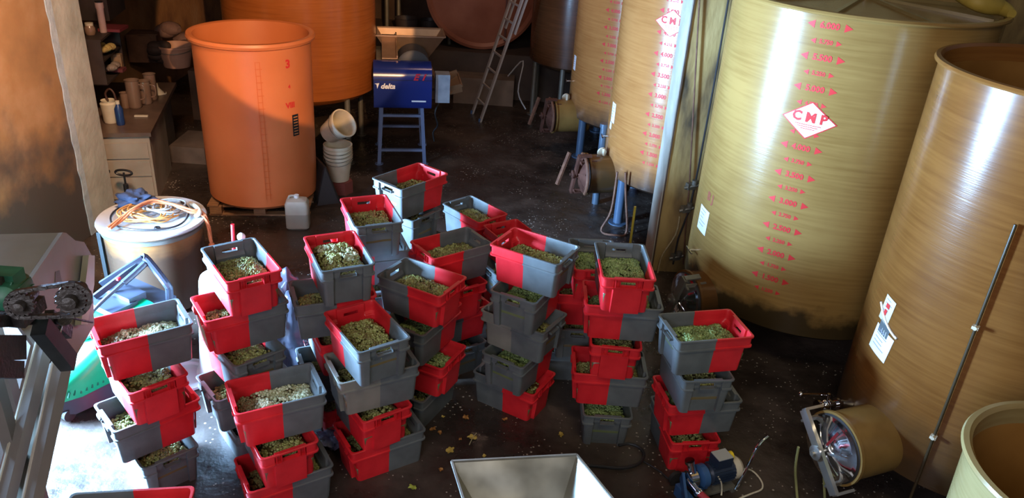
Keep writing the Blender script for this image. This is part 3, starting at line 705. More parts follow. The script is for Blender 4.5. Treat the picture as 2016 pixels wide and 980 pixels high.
# ------------------------------------------------------------------ barrel with lid and hoses
LX, LY, LZ, LR = -3.46, 6.793, .90, .49
br = thing('resin_barrel', 'amber resin barrel carrying a white lid heaped with cables', 'barrel', (LX, LY, 0))
MB().lathe([(.38, .0), (.42, .04), (.44, .4), (.445, .82), (.44, .858)], n=64).build('barrel_wall', FRP_A, br)
MB().lathe([(.445, .79), (.462, .80), (.462, .83), (.445, .84)], n=64, cap0=False, cap1=False).build('neck_band', DSTEEL, br)
for a in (208,):
    p = Vector((.475*math.cos(R_(a)), .46*math.sin(R_(a)), 0)); MB().beam(p, p+Vector((0, 0, .8)), .035, .035).build('stand_post', simple('dark_steel', (.03, .035, .04), .5), br, smooth=False)
tag(MB().lathe([(LR-.03, .0), (LR, .008), (LR+.004, .022), (LR-.004, .036), (LR-.06, .04), (LR-.09, .028), (.001, .03)], n=72).build('barrel_lid', noisy('greyish_white_lid', [(.3, (.40, .42, .44)), (.7, (.50, .52, .54))], 5, .45), loc=(LX, LY, LZ-.04)), 'round white lid lying on the amber barrel', 'lid')
CABLE_O = simple('tan_orange_cable', (.55, .25, .06), .5); CABLE_G = simple('grey_cable', (.30, .30, .29), .5); CABLE_K = simple('black_cable', (.02, .02, .022), .45)
STRAPM = noisy('orange_strap', [(.3, (.42, .12, .04)), (.7, (.6, .2, .07))], 20, .7)
def coil(cx, cy, z, r0, r1, turns, sd, sq=1, rot=0, lift=.06):
    rnd = random.Random(sd); pts = []; n = int(turns*14); ph = rnd.random()*6
    for i in range(n+1):
        a = ph+2*PI*i/14; r_ = r0+(r1-r0)*(.5+.5*math.sin(i*.37+sd))
        x = r_*math.cos(a); y = r_*sq*math.sin(a)
        pts.append((cx+x*math.cos(rot)-y*math.sin(rot)+.02*math.sin(i*1.3+sd), cy+x*math.sin(rot)+y*math.cos(rot)+.02*math.cos(i*.9), z+lift*(.5+.5*math.sin(i*.51+sd*2))))
    return pts
zt_ = LZ+.012
tag(MB().tube(coil(LX-.02, LY-.03, zt_, .14, .27, 9, 3, .8), .007, 6, smooth=3).build('extension_cable', CABLE_O), 'tan extension cable coiled on the white lid', 'cable')
tag(MB().tube(coil(LX+.08, LY+.08, zt_+.02, .06, .20, 6, 5, .7), .009, 6, smooth=3).build('grey_cable', CABLE_G), 'grey cable bundled in the coil centre on the lid', 'cable')
tag(MB().tube(coil(LX-.0, LY-.03, zt_, .34, .40, 1.1, 8, .95, lift=.0), .009, 6, smooth=3).build('black_cable', CABLE_K), 'thin black cable circling the white lid', 'cable')
sp = [at(215, 452, zt_+.01), at(240, 432, zt_+.04), at(265, 412, zt_+.10), at(300, 398, zt_+.12), at(330, 402, zt_+.09), at(350, 408, zt_+.08), at(375, 418, zt_+.05), at(396, 420, zt_+.03), Vector((LX+.52, LY+.02, .86)), Vector((LX+.54, LY-.0, .72)), Vector((LX+.545, LY, .62))]
b = MB()
for k in range(3): b.tube([p+Vector((.012*math.sin(i*1.7+k*2), .012*math.cos(i*1.3+k*2), .012*k)) for i, p in enumerate(sp)], .011, 6, smooth=5)
b.lathe([(.012, 0), (.03, .02), (.028, .05), (.01, .07)], sp[-1]-Vector((0, 0, .03)), 10)
tag(b.build('ratchet_strap', STRAPM), 'orange twisted strap draped over the lid and hanging down', 'strap')
tag(MB().lathe([(.028, 0), (.03, .012), (.026, .022), (.012, .022), (.012, .014), (.001, .014)], n=20, cap1=False).build('rubber_bung', BLACK, loc=at(310, 451, LZ-.008)), 'small black rubber bung near the front of the white lid', 'bung')
tag(MB().tube([at(375, 400, zt_), at(388, 408, zt_+.05), at(394, 418, zt_+.05), at(386, 425, zt_)], .022, 8, smooth=4).build('cream_hose_piece', CREAM), 'short cream hose piece at the lid right', 'hose')

# ------------------------------------------------------------------ blue destemmer on its stand
def P(px, py, y): return atY(px, py, y)
dm = thing('destemmer', 'blue grape destemmer with steel hopper on blue steel trestle', 'grape destemmer', (-1.72, 11.2, 0))
def loc(v): return Vector(v)-Vector((-1.72, 11.2, 0))
NAVY = simple('navy_enamel', (.012, .025, .16), .22); STAND = simple('stand_blue_paint', (.14, .19, .33), .45)
FL, FR = Vector((-2.03, 10.86, 0)), Vector((-1.38, 10.98, 0)); ex = (FR-FL).normalized(); ey = Vector((-ex.y, ex.x, 0))
RL, RR = FL+ey*.85, FR+ey*.85
for q in (FL, FR, RL, RR):
    top = q+Vector((0, 0, .92))+ (ex*.05 if q in (FL, RL) else -ex*.05)
    MB().beam(loc(q), loc(top), .055, .05, up=ex).lathe([(.06, 0), (.06, .012)], loc(q), 12).build('leg', STAND, dm, smooth=False)
def crossbar(a, b_, z): MB().beam(loc(a+Vector((0, 0, z))), loc(b_+Vector((0, 0, z))), .05, .035).build('cross_bar', STAND, dm, smooth=False)
crossbar(FL+ex*.01, FR-ex*.01, .22); crossbar(FL+ex*.04, FR-ex*.04, .74); crossbar(RL+ex*.02, RR-ex*.02, .3); crossbar(FL+ex*.03, RL+ex*.03, .88); crossbar(FR-ex*.03, RR-ex*.03, .88); crossbar(FR, RR, .3)
# blue cover: rounded box across the front
def lpt(u, v, z): return loc(FL+ex*u+ey*v+Vector((0, 0, z)))
prof = [(-.16, .90), (-.20, .96), (-.20, 1.32), (-.185, 1.40), (-.14, 1.455), (.06, 1.50), (.12, 1.50), (.12, .90)]
def ext(prof, u0, u1, nm, mat, par=dm, **k):
    m_ = MB(); m_.ringloft([[lpt(u0, v, z) for v, z in prof], [lpt(u0+.012, v*1.0, z) for v, z in prof], [lpt(u1-.012, v, z) for v, z in prof], [lpt(u1, v, z) for v, z in prof]])
    return m_.build(nm, mat, par, **k)
cov = ext(prof, -.06, .74, 'front_cover', NAVY, ang=50)
ext([(-.206, 1.30), (-.206, 1.308), (-.198, 1.308), (-.198, 1.30)], -.055, .735, 'cover_seam', simple('seam', (.004, .006, .03), .5), cov, smooth=False)
def text_flat(txt, sz, u, z, mat, nm, par, v=-.2045, shear=0, us=1):
    V_, F_ = font_mesh(txt, sz, 0, None, 0, us); m_ = MB()
    add_vf(m_, [tuple(lpt(u+p[0]+shear*p[1], v, z+p[1])) for p in V_], F_); m_.build(nm, mat, par, smooth=False)
REDL = simple('red_letter', (.6, .02, .04), .4); WHL = simple('white_letter', (.75, .77, .8), .5)
text_flat('E 1', .12, .58, 1.348, REDL, 'model_lettering', cov, -.212, .4, 1.1)
text_flat('delta', .10, .14, 1.215, WHL, 'maker_lettering', cov, -.206, .25)
m_ = MB(); m_.quad([lpt(-.02, -.205, 1.24), lpt(-.05, -.205, 1.25), lpt(.02, -.205, 1.26), lpt(-.01, -.205, 1.18)]); m_.build('maker_emblem', WHL, cov, smooth=False)
m_ = MB(); m_.quad([lpt(.46, -.205, 1.0), lpt(.66, -.205, 1.0), lpt(.66, -.205, 1.022), lpt(.46, -.205, 1.022)]); m_.build('name_strip', WHL, cov, smooth=False)
# casing behind: steel channel sloping up to the hopper
BR = noisy('warm_sheet_steel', [(.3, (.26, .17, .11)), (.7, (.40, .27, .18))], 3, .4, metal=.6)
ext([(.12, 1.0), (.12, 1.47), (.95, 1.50), (.95, 1.0)], -.02, .70, 'drum_casing', DSTEEL, smooth=False)
m_ = MB(); m_.beam(lpt(.16, .12, 1.52), lpt(.16, 1.0, 1.66), .20, .02); m_.beam(lpt(.27, .12, 1.54), lpt(.27, 1.0, 1.68), .02, .05).build('top_channel', BR, dm, smooth=False)
m_ = MB(); m_.lathe([(.20, 0), (.24, .02), (.24, .46), (.20, .48)], lpt(.50, .2, 1.38), 32, axis=ey).build('drum', simple('dark_drum', (.03, .035, .045), .5), dm)
# hopper: open truncated pyramid
def hop(u0, u1, v0, v1, z1, U0, U1, V0, V1, z0, nm, mat, par, th=.012):
    o = [(u0, v0, z1), (u1, v0, z1), (u1, v1, z1), (u0, v1, z1)]; i_ = [(U0, V0, z0), (U1, V0, z0), (U1, V1, z0), (U0, V1, z0)]
    cx, cy = (u0+u1)/2, (v0+v1)/2
    def sh(l, t_): return [(cx+(a-cx)*(1-t_), cy+(b_-cy)*(1-t_), c) for a, b_, c in l]
    m_ = MB(); R_s = [i_, o, sh(o, .03), sh(i_, .05)]
    m_.ringloft([[lpt(*p) for p in r] for r in R_s], cap0=False, cap1=False)
    m_.beam(lpt(*o[0]), lpt(*o[1]), .03, .02); m_.beam(lpt(*o[1]), lpt(*o[2]), .03, .02); m_.beam(lpt(*o[2]), lpt(*o[3]), .03, .02); m_.beam(lpt(*o[3]), lpt(*o[0]), .03, .02)
    return m_.build(nm, mat, par, smooth=False)
hop(-.02, .98, .75, 1.35, 1.70, .20, .74, .90, 1.22, 1.34, 'hopper', BR, dm)
m_ = MB(); m_.box(lpt(.90, .02, 1.16), (.20, .22, .40), math.atan2(ex.y, ex.x)).build('control_box', noisy('galvanised_box', [(.3, (.28, .33, .40)), (.7, (.42, .48, .55))], 8, .4, metal=.5), dm, smooth=False)
m_ = MB(); m_.quad([lpt(.95, .1, .98), lpt(1.2, .25, 1.12), lpt(1.2, .85, 1.12), lpt(.95, .75, .98)]); m_.beam(lpt(1.2, .2, 1.13), lpt(1.2, .9, 1.13), .02, .03); m_.beam(lpt(.75, .8, .98), lpt(1.2, .87, 1.12), .02, .16); m_.beam(lpt(.75, .15, 1.0), lpt(1.2, .22, 1.10), .02, .12)
m_.quad([lpt(.72, .12, 1.40), lpt(.95, .1, .98), lpt(.95, .75, .98), lpt(.72, .8, 1.40)]); m_.build('discharge_chute', BR, dm, smooth=False)
m_ = MB().tube([lpt(.86, -.03, .96), lpt(.80, -.06, .8), lpt(.84, -.05, .62), lpt(.78, -.02, .5), lpt(.80, -.02, .36)], .012, 8, smooth=4).build('power_cord', BLACK, dm)

# ------------------------------------------------------------------ ladder
ld = thing('aluminium_ladder', 'two-section aluminium ladder leaning on the dark brown tank', 'ladder', (-.8, 13.4, 0))
ALU = simple('aluminium', (.52, .49, .47), .45, .3)
a_, b_ = Vector((-.87, 13.62, 0)), Vector((-.70, 13.18, 0)); top = Vector((1.02, .12, 3.6))
for s, (q, off) in enumerate(((a_, 0), (b_, 0))):
    MB().beam(q, q+top, .03, .075, up=(b_-a_).normalized()).build('stile', ALU, ld, smooth=False, loc=-ld.location)
    q2 = q+Vector((.07, .01, 0))+top*.42
    MB().beam(q2, q2+top*.62, .026, .065, up=(b_-a_).normalized()).build('stile', ALU, ld, smooth=False, loc=-ld.location)
    MB().box((0, 0, .025), (.06, .05, .06)).build('foot', simple('blue_foot', (.03, .08, .2), .5), ld, smooth=False, loc=q-ld.location)
for i in range(12):
    f = (.28+i*.28)/3.6; p0 = a_+top*f; p1 = b_+top*f
    MB().beam(p0, p1, .028, .028).build('rung', ALU, ld, smooth=False, loc=-ld.location)

# ------------------------------------------------------------------ other things in the back room
tb = thing('round_tank_door', 'reddish round tank lid standing upright on the rear platform', 'tank lid', (-.85, 15.0, .84), R_(8))
MB().lathe([(1.0, 0), (1.05, .02), (1.05, .10), (1.0, .12), (.94, .08), (.6, .16), (.001, .2)], (0, 0, 1.06), 64, axis=(0, -1, 0), cap1=False).build('disc', noisy('red_brown_resin', [(.3, (.28, .09, .05)), (.7, (.40, .15, .09))], 2, .4), tb)
MB().beam((.42, -.2, .2), (.42, -.2, 2.0), .02, .03).build('cross_rib', simple('rib_dark', (.12, .04, .03), .5), tb, smooth=False)
cb = struct(MB().box((-.72, 14.42, .24), (1.1, .45, .48)).build('trim_5', noisy('pale_block', [(.3, (.17, .13, .10)), (.7, (.25, .19, .15))], 4, .8), smooth=False))
for (px, py, yy, h_, w_) in ((800, 95, 15.3, 0.42, .22), (845, 90, 15.6, .36, .18)):
    p = atY(px, py, yy); p.z = .84
    b = MB().lathe([(w_*.75, 0), (w_, h_), (w_+.015, h_), (w_-.01, h_-.01), (w_*.7, .02), (.001, .02)], n=24, cap1=False)
    tag(b.build('dark_bucket', simple('dark_bucket_plastic', (.045, .035, .035), .5), loc=p), 'dark bucket on the platform behind the destemmer, ' + ('left one' if px == 800 else 'right one'), 'bucket')
for i, (px, yy) in enumerate(((762, 15.1), (885, 15.2), (785, 15.8))):
    p = atY(px, 60, yy); q = Vector((p.x, p.y, .84))
    struct(MB().cyl(q, q+Vector((0, 0, 3)), .04).build('trim_%d' % (6+i), DSTEEL))
# bucket stack
bs = at(655, 372, 0); BY = 9.95
def bucket(name, label, c, r0, r1, h_, mat, tilt=None, group=None):
    root = thing(name, label, 'bucket', c, 0, group)
    b = MB().lathe([(r0, 0), (r1, h_-.03), (r1+.012, h_-.03), (r1+.012, h_), (r1-.004, h_), (r1-.006, h_-.03), (r0-.005, .01), (.001, .01)], n=36, cap1=False)
    b.build('pail', mat, root)
    pts = [(r1*math.cos(a), r1*.25*0+(-.16)*math.sin(a)*1.0, h_-.03-.0*a) for a in [PI*i/10 for i in range(11)]]
    pts = [((r1+.014)*math.cos(a), -(r1+.014)*math.sin(a), h_-.045-.05*math.sin(a)) for a in [PI*i/12 for i in range(13)]]
    MB().tube(pts, .004, 6).build('bail_handle', DSTEEL, root)
    if tilt: root.rotation_euler = tilt
    return root
bx0, by0 = -2.36, 9.75
for k in range(4):
    o = bucket('bucket', ('cream bucket at the foot of the nested bucket stack', 'second cream bucket up in the nested stack', 'third cream bucket up in the nested stack', 'fourth cream bucket, holding the tipped one')[k], (bx0, by0, .18+.05*k), .13, .175, .34, CREAM, group='cream buckets nested beside the orange bin')
bucket('bucket', 'cream bucket tipped on its side atop the nested stack', (bx0-.12, by0+.03, .80), .13, .178, .34, CREAM, (R_(38), R_(42), R_(20)), group='cream buckets nested beside the orange bin')
tag(MB().lathe([(.15, 0), (.15, .17), (.10, .18)], n=6).build('red_block', simple('dull_red_brick', (.20, .05, .04), .7), loc=(bx0+.03, by0, 0)), 'dull red support under the bucket stack', 'brick')
# jerrycan
jc = thing('jerrycan', 'cloudy white jerrycan half full beside the pallet', 'jerrycan', (-2.60, 8.60, 0), R_(10))
def rrect(hx, hy, z, r_=.04, n=4):
    P_ = []
    for cx, cy, a0 in ((hx-r_, hy-r_, 0), (-hx+r_, hy-r_, PI/2), (-hx+r_, -hy+r_, PI), (hx-r_, -hy+r_, 1.5*PI)):
        P_ += [(cx+r_*math.cos(a0+PI/2*i/n), cy+r_*math.sin(a0+PI/2*i/n), z) for i in range(n+1)]
    return P_
CANM = noisy('cloudy_polyethylene', [(.3, (.36, .34, .28)), (.7, (.46, .43, .36))], 5, .4); CANL = noisy('liquid_through_plastic', [(.3, (.24, .23, .19)), (.7, (.29, .27, .22))], 5, .4)
m_ = MB(); m_.ringloft([rrect(.115, .09, 0), rrect(.135, .105, .02), rrect(.135, .105, .20)], cap1=False); m_.mat(1); m_.ringloft([rrect(.135, .105, .20), rrect(.135, .105, .32), rrect(.115, .09, .36), rrect(.05, .045, .385, .03)], cap0=False)
m_.build('can_body', [CANL, CANM], jc)
MB().lathe([(.03, .385), (.03, .42), (.001, .42)], (.0, 0, 0), 20).build('screw_cap', WHITEP, jc)
MB().tube([(-.09, 0, .35), (-.085, 0, .40), (-.03, 0, .41), (-.0, 0, .39)], .014, 8, smooth=3).build('grip', CANM, jc)
# black sheet/scoop and small steel fittings between can and buckets
m_ = MB(); q = [at(612, 300, .55), at(640, 330, .5), at(668, 400, .03), at(625, 405, .03), at(606, 360, .2)]
m_.v += [tuple(p) for p in q]+[tuple(p+Vector((.01, .03, .0))) for p in q]; m_.f += [(0, 1, 2, 3, 4), (9, 8, 7, 6, 5)]+[(i, 5+i, 5+(i+1) % 5, (i+1) % 5) for i in range(5)]; m_.m = [0]*7
tag(m_.build('black_shovel_blade', simple('black_shovel', (.02, .018, .018), .45), smooth=False), 'black blade leaning between the orange bin and buckets', 'blade')
b = MB(); q = at(622, 388, .04)
b.cyl(q+Vector((-.06, 0, 0)), q+Vector((.06, .02, 0)), .035).lathe([(.06, 0), (.06, .02)], q+Vector((-.06, 0, .02)), 16, axis=(1, .2, 0)).lathe([(.055, 0), (.055, .02)], q+Vector((.05, .02, .02)), 16, axis=(1, .2, 0)).cyl(q+Vector((.1, -.02, 0)), q+Vector((.2, 0, 0)), .02)
tag(b.build('hose_coupling', STEEL), 'small steel hose couplings lying behind the jerrycan', 'coupling')

SW = struct(MB().box((-6.17, 10.6, 3), (.2, 3.6, 6)).build('wall_wash_corner', PLASTER, smooth=False))
# wash corner, left of the bin -------------------------------------------------
CAB = noisy('grey_white_cabinet', [(.3, (.24, .21, .17)), (.7, (.33, .29, .24))], 3, .7, .2); TOPM = noisy('dark_worktop', [(.3, (.07, .045, .035)), (.7, (.13, .085, .06))], 4, .35)
kc = thing('wash_cabinet', 'grimy white cabinet with drawers under the dark worktop', 'cabinet', (-5.45, 9.35, 0))
cx0, cx1, cy0, cy1, cz = -5.95, -4.93, 9.05, 10.2, .86
def lb(c, d, **k): return MB().box(Vector(c)-kc.location, d, **k)
lb(((cx0+cx1)/2, (cy0+cy1)/2, cz/2), (cx1-cx0, cy1-cy0, cz)).build('carcass', CAB, kc, smooth=False)
for z in (.68, .45): lb(((cx0+cx1)/2, cy0-.008, z), (cx1-cx0-.06, .016, .20)).build('drawer', CAB, kc, smooth=False)
lb(((cx0+cx1)/2, cy0-.008, .19), (cx1-cx0-.06, .016, .28)).build('door', CAB, kc, smooth=False)
tag(MB().box(((cx0+cx1)/2, 10.15, cz+.025), (cx1-cx0+.06, 2.25, .05)).build('worktop', TOPM, smooth=False), 'dark wet worktop of the wash corner', 'worktop')
tag(MB().box(((cx0+cx1)/2-.02, 10.72, .43), (cx1-cx0-.1, .98, .86)).build('plaster_plinth', noisy('grey_plinth', [(.3, (.15, .12, .09)), (.7, (.24, .19, .15))], 2, .8, .3), smooth=False), 'grey rendered plinth carrying the rear worktop end', 'plinth')
tag(MB().box((-4.64, 10.72, .12), (.5, .7, .24)).build('stone_step', noisy('step_stone', [(.3, (.10, .075, .06)), (.7, (.2, .15, .12))], 3, .8, .4), smooth=False), 'low stone step beside the plinth', 'step')
def bottle(name, label, c, prof, mat, capm=None, capp=None, cat='bottle'):
    root = thing(name, label, cat, c)
    MB().lathe(prof, n=20, cap1=True).build('vessel', mat, root)
    if capp: MB().lathe(capp, n=16).build('cap', capm, root)
    return root
PIV = Vector((-4.49, 9.05, 0))
TW = Matrix.Translation(PIV) @ Matrix.Rotation(R_(15), 4, 'Z') @ Matrix.Translation(-PIV) @ Matrix.Translation((.44, 0, 0))
for o in list(COL.objects):
    if o.name in ('wash_cabinet', 'worktop', 'plaster_plinth', 'wall_wash_corner'):
        bm_ = TW @ Matrix.Translation(o.location); o.location = bm_.to_translation(); o.rotation_euler = (0, 0, R_(15))
zt2 = cz+.052
bottle('blue_bottle', 'dark blue bottle standing on the worktop front', atY(238, 243, 9.25)*1, [(.045, 0), (.05, .02), (.05, .20), (.03, .24), (.02, .26)], simple('blue_glass', (.015, .04, .13), .3), CREAM, [(.024, .26), (.024, .30)]).location.z = zt2
pg = thing('plastic_jug', 'beige jug with brown handle beside the blue bottle', 'jug', (atY(220, 240, 9.32).x, 9.32, zt2)); MB().lathe([(.08, 0), (.09, .02), (.10, .24), (.08, .26), (.085, .28), (.07, .27), (.001, .25)], n=24, cap1=False).build('vessel', CREAM, pg); MB().tube([(0, .0, .27), (-.02, 0, .36), (.04, 0, .42), (.09, 0, .36), (.1, 0, .2)], .012, 8, smooth=3).build('handle', simple('brown_handle', (.06, .025, .015), .5), pg)
CLEARM = simple('hazy_clear_plastic', (.24, .15, .10), .25, spec=.7)
for i, (px, yy, h_, r_) in enumerate(((262, 9.95, .36, .085), (285, 10.15, .30, .08), (298, 10.35, .34, .075), (243, 9.9, .2, .05))):
    q = thing('measuring_jug', ('tall hazy measuring jug, leftmost of the jugs by the wall', 'squat hazy measuring jug in the middle of the worktop', 'hazy measuring cylinder nearest the white funnel', 'small clear beaker behind the blue bottle')[i], 'jug', (atY(px, 180, yy).x, yy, zt2), group='clear vessels on the worktop')
    MB().lathe([(r_*.85, 0), (r_, .02), (r_, h_), (r_+.008, h_+.005), (r_-.006, h_), (r_-.01, .03), (.001, .02)], n=24, cap1=False).build('vessel', CLEARM, q)
    if i < 2: MB().tube([(r_, 0, h_*.85), (r_+.06, 0, h_*.8), (r_+.06, 0, h_*.4), (r_, 0, h_*.3)], .008, 8, smooth=3).build('handle', CLEARM, q)
fn = thing('funnel', 'white funnel lying at the worktop corner', 'funnel', (atY(312, 190, 10.6).x, 10.6, zt2)); MB().lathe([(.09, 0), (.085, .01), (.02, .09), (.012, .15)], n=24).build('cone', CREAM, fn); MB().tube([(.085, 0, .0), (.115, 0, .01), (.1, .03, .02)], .006, 6).build('loop', CREAM, fn)
tag(MB().box((atY(280, 240, 9.6).x, 9.6, zt2+.008), (.16, .04, .016), .2).build('wooden_spatula', CREAM, smooth=False), 'pale spatula lying on the worktop', 'spatula')
# wall shelf box
sb = thing('wall_shelf', 'dark open wall shelf crammed with small goods', 'shelf', (-5.40, 9.85, 1.36), R_(12))
DKW = noisy('dark_wood', [(.3, (.022, .014, .011)), (.7, (.045, .030, .024))], 5, .6)
sw, sd_, sh_ = .36, 1.0, .52
for c, d in (((0, -.5, .26), (.44, .025, .52)), ((0, .35, .26), (.44, .025, .52)), ((0, -.075, 0), (.44, .85, .025)), ((0, -.075, .27), (.42, .85, .02)), ((0, -.075, .53), (.46, .88, .025)), ((-.21, -.075, .26), (.02, .85, .52))):
    MB().box(c, d).build('panel', DKW, sb, smooth=False)
goods = [('yellow_cloth', 'crumpled yellow cloth on the upper shelf', 'cloth', (.45, .32, .10), (-5.62, 9.45, 2.06), 'blob'), ('cloth_bag', 'pale plastic bag stuffed on the lower shelf', 'bag', (.28, .22, .17), (-5.62, 9.50, 1.80), 'blob'),
         ('cardboard_packet', 'beige packet standing in the lower shelf', 'packet', (.34, .22, .12), (-5.6, 9.75, 1.77), 'box'), ('red_cloth', 'dull red cloth hanging at the shelf bottom', 'cloth', (.16, .03, .03), (-5.56, 9.62, 1.785), 'flat')]
for nm, lb_, ct, col, p, kd in goods:
    m_ = MB(); rnd = random.Random(nm); p = (p[0]+.36, p[1]+.28, p[2]-.39)
    mt = noisy(nm+'_material', [(.3, tuple(c*.7 for c in col)), (.7, col)], 14, .8, .4)
    if kd == 'blob':
        for k in range(6): m_.sphere((p[0]+rnd.uniform(-.06, .1), p[1]+rnd.uniform(-.12, .12), p[2]+.05+rnd.uniform(-.015, .03)), .055, 8, (1.2, 1.2, .8))
    elif kd == 'box': m_.box((p[0], p[1], p[2]+.1), (.12, .08, .2), .2)
    else: m_.box((p[0], p[1], p[2]+.02), (.2, .14, .04), .1)
    tag(m_.build(nm, mt), lb_, ct)
zs = 1.36+.545
bt = bottle('thermos', 'tall pink-white bottle standing on top of the wall shelf', (-5.22, 9.78, zs), [(.04, 0), (.042, .02), (.042, .28), (.05, .30), (.05, .36)], noisy('pink_white', [(.3, (.42, .26, .22)), (.7, (.5, .34, .3))], 6, .4), BLACK, [(.046, .36), (.046, .37)])
bottle('small_jar', 'small jar on top of the wall shelf', (-5.30, 9.62, zs), [(.05, 0), (.06, .03), (.06, .08), (.045, .11)], CLEARM, CREAM, [(.047, .11), (.047, .14)], 'jar')
tag(MB().box((-5.18, 9.95, zs+.02), (.26, .3, .035), .1).build('red_folder', simple('dull_red', (.16, .025, .03), .5), smooth=False), 'dull red folder lying on the wall shelf', 'folder')
tag(MB().box((-5.62, 10.45, 2.35), (.5, .8, .75), R_(12)).build('wall_cupboard', DKW, smooth=False), 'dark wall cupboard above and behind the crammed shelf', 'cupboard')
# red crate bucket right of the sink on a low bench
bench = tag(MB().box((-4.55, 12.6, .4), (1.5, .7, .8)).build('dark_bench', DARKW, smooth=False), 'dark bench at the rear left of the back room', 'bench')
p = atY(352, 150, 12.5)
bucket('bucket', 'wide pinkish bucket on the dark bench', (p.x, 12.5, .8), .2, .27, .34, noisy('pink_bucket', [(.3, (.42, .22, .15)), (.7, (.5, .28, .2))], 5, .5))
JK = [('hanging_sacks', 'pale crumpled sacks stacked on the bench back', 'sack', (.22, .13, .11), 345, 20, 13.1, .6), ('dark_tool_bag', 'dark tool bag slumped on the bench', 'bag', (.05, .03, .025), 318, 85, 12.45, .35), ('brown_box', 'brown carton beside the sacks', 'carton', (.14, .07, .045), 282, 60, 12.75, .5)]
for nm, lb_, ct, col, px, py, yy, s_ in JK:
    q = atY(px, py, yy); q.z = .8; m_ = MB(); rnd = random.Random(nm)
    if ct == 'carton':
        m_.box(q+Vector((0, 0, .22)), (.45, .4, .44), .2); m_.box(q+Vector((.12, -.1, .45)), (.3, .2, .015), .3)
    else:
        for k in range(9): m_.sphere(q+Vector((rnd.uniform(-.3, .3)*s_, rnd.uniform(-.15, .15), .12+rnd.uniform(0, .7)*s_*(.9 if k > 3 else 0))), .17*s_+.04, 10, (1.3, 1, .8))
    tag(m_.build(nm, noisy(nm+'_m', [(.3, tuple(c*.6 for c in col)), (.7, col)], 6, .8, .4)), lb_, ct)
# hand pumps (black T handles) by the cabinet
for i, (px, py, yy) in enumerate(((246, 355, 8.75), (205, 352, 8.62))):
    q = at(px, py+35, 0); q = Vector((atY(px, py, yy).x, yy, 0)); hz = atY(px, py-15, yy).z
    rt_ = thing('hand_pump', ('black hand pump with loop handle before the white cabinet', 'black hand pump against the left jamb')[i], 'pump', q)
    MB().lathe([(.05, 0), (.05, .05), (.03, .06), (.03, hz-.15), (.012, hz-.14), (.012, hz)], n=16).build('barrel', BLACK, rt_)
    if i == 0: MB().tube([(.10*math.cos(a), 0, hz+.035*math.sin(a)) for a in [2*PI*j/20 for j in range(21)]], .014, 8).build('handle', BLACK, rt_)
    else: MB().beam((-.08, 0, hz), (.08, 0, hz), .03, .03).build('handle', BLACK, rt_)


# ------------------------------------------------------------------ conveyor machine at the left, chain drive towards us
def plane3(a, b_, c): n = (b_-a).cross(c-a).normalized(); return a, n
def onp(px, py, pl, off=0):
    d = _F + _R*(px-1008)/CF - _U*(py-490)/CF; o = Vector((0, 0, CH)); a, n = pl
    if n.dot(d) > 0: n = -n
    t = (a+n*off-o).dot(n)/d.dot(n); return o+d*t
def prism(pts, th, nrm, mb=None):
    mb = mb or MB(); n = len(pts); b = len(mb.v); mb.v += [tuple(p) for p in pts]+[tuple(p+nrm*th) for p in pts]
    mb.f.append(tuple(range(b, b+n))); mb.f.append(tuple(b+n+i for i in reversed(range(n)))); mb.m += [mb.cur]*2
    for i in range(n): j = (i+1) % n; mb.f.append((b+i, b+n+i, b+n+j, b+j)); mb.m.append(mb.cur)
    return mb
GM = noisy('dull_stainless_sheet', [(.3, (.24, .225, .17)), (.7, (.32, .30, .23))], 2.5, .5, .04, 12, metal=.2)
GMD = noisy('dark_stainless', [(.3, (.13, .115, .10)), (.7, (.18, .16, .14))], 3, .6, metal=.15)  # darker stainless for rails, bracket and legs
DK = noisy('greasy_black_steel', [(.3, (.018, .015, .014)), (.7, (.04, .033, .03))], 14, .5, .3, 50)
mo = at(60, 760, .0); mo = Vector((-2.5, 3.2, 0))
cv_ = thing('conveyor_machine', 'grey steel inclined conveyor with chain drive at the left edge', 'conveyor', mo)
def cpart(mb, nm, mat, par=cv_, **k):
    o = mb.build(nm, mat, par, **k)
    if par is cv_: o.location = -mo
    return o
P1, P2, P3 = at(115, 458, 2.40), at(50, 555, 2.40), at(178, 640, 1.82)
PL = plane3(P1, P2, P3); NL = PL[1] if PL[1].dot(_F) > 0 else -PL[1]      # NL points away from us
cpart(prism([at(x, y, 2.40) for x, y in ((-120, 464), (115, 458), (50, 552), (-120, 558))], -.03, Vector((0, 0, 1))), 'hood_top', GM, smooth=False)
cpart(prism([onp(x, y, PL) for x, y in ((115, 458), (122, 459), (140, 474), (158, 477), (172, 502), (178, 640), (140, 705), (112, 690), (82, 640), (30, 640), (48, 556))], .02, NL), 'side_plate', GM, smooth=False)
cpart(prism([onp(x, y, PL, .03) for x, y in ((163, 503), (175, 504), (174, 560), (160, 640), (147, 640), (156, 560))], .03, NL), 'edge_flange', noisy('pale_flange', [(.3, (.44, .43, .33)), (.7, (.52, .51, .40))], 4, .5, metal=.2), smooth=False)
cpart(MB().beam(onp(-60, 551, PL, .05), onp(48, 556, PL, .05), .05, .035), 'hood_bar', DK, smooth=False)
cpart(prism([onp(x, y, PL, .012) for x, y in ((105, 535), (113, 532), (118, 556), (104, 560))], .01, NL), 'slotted_bracket', GMD, smooth=False)
ax = Vector((.30, -.92, .22)).normalized()
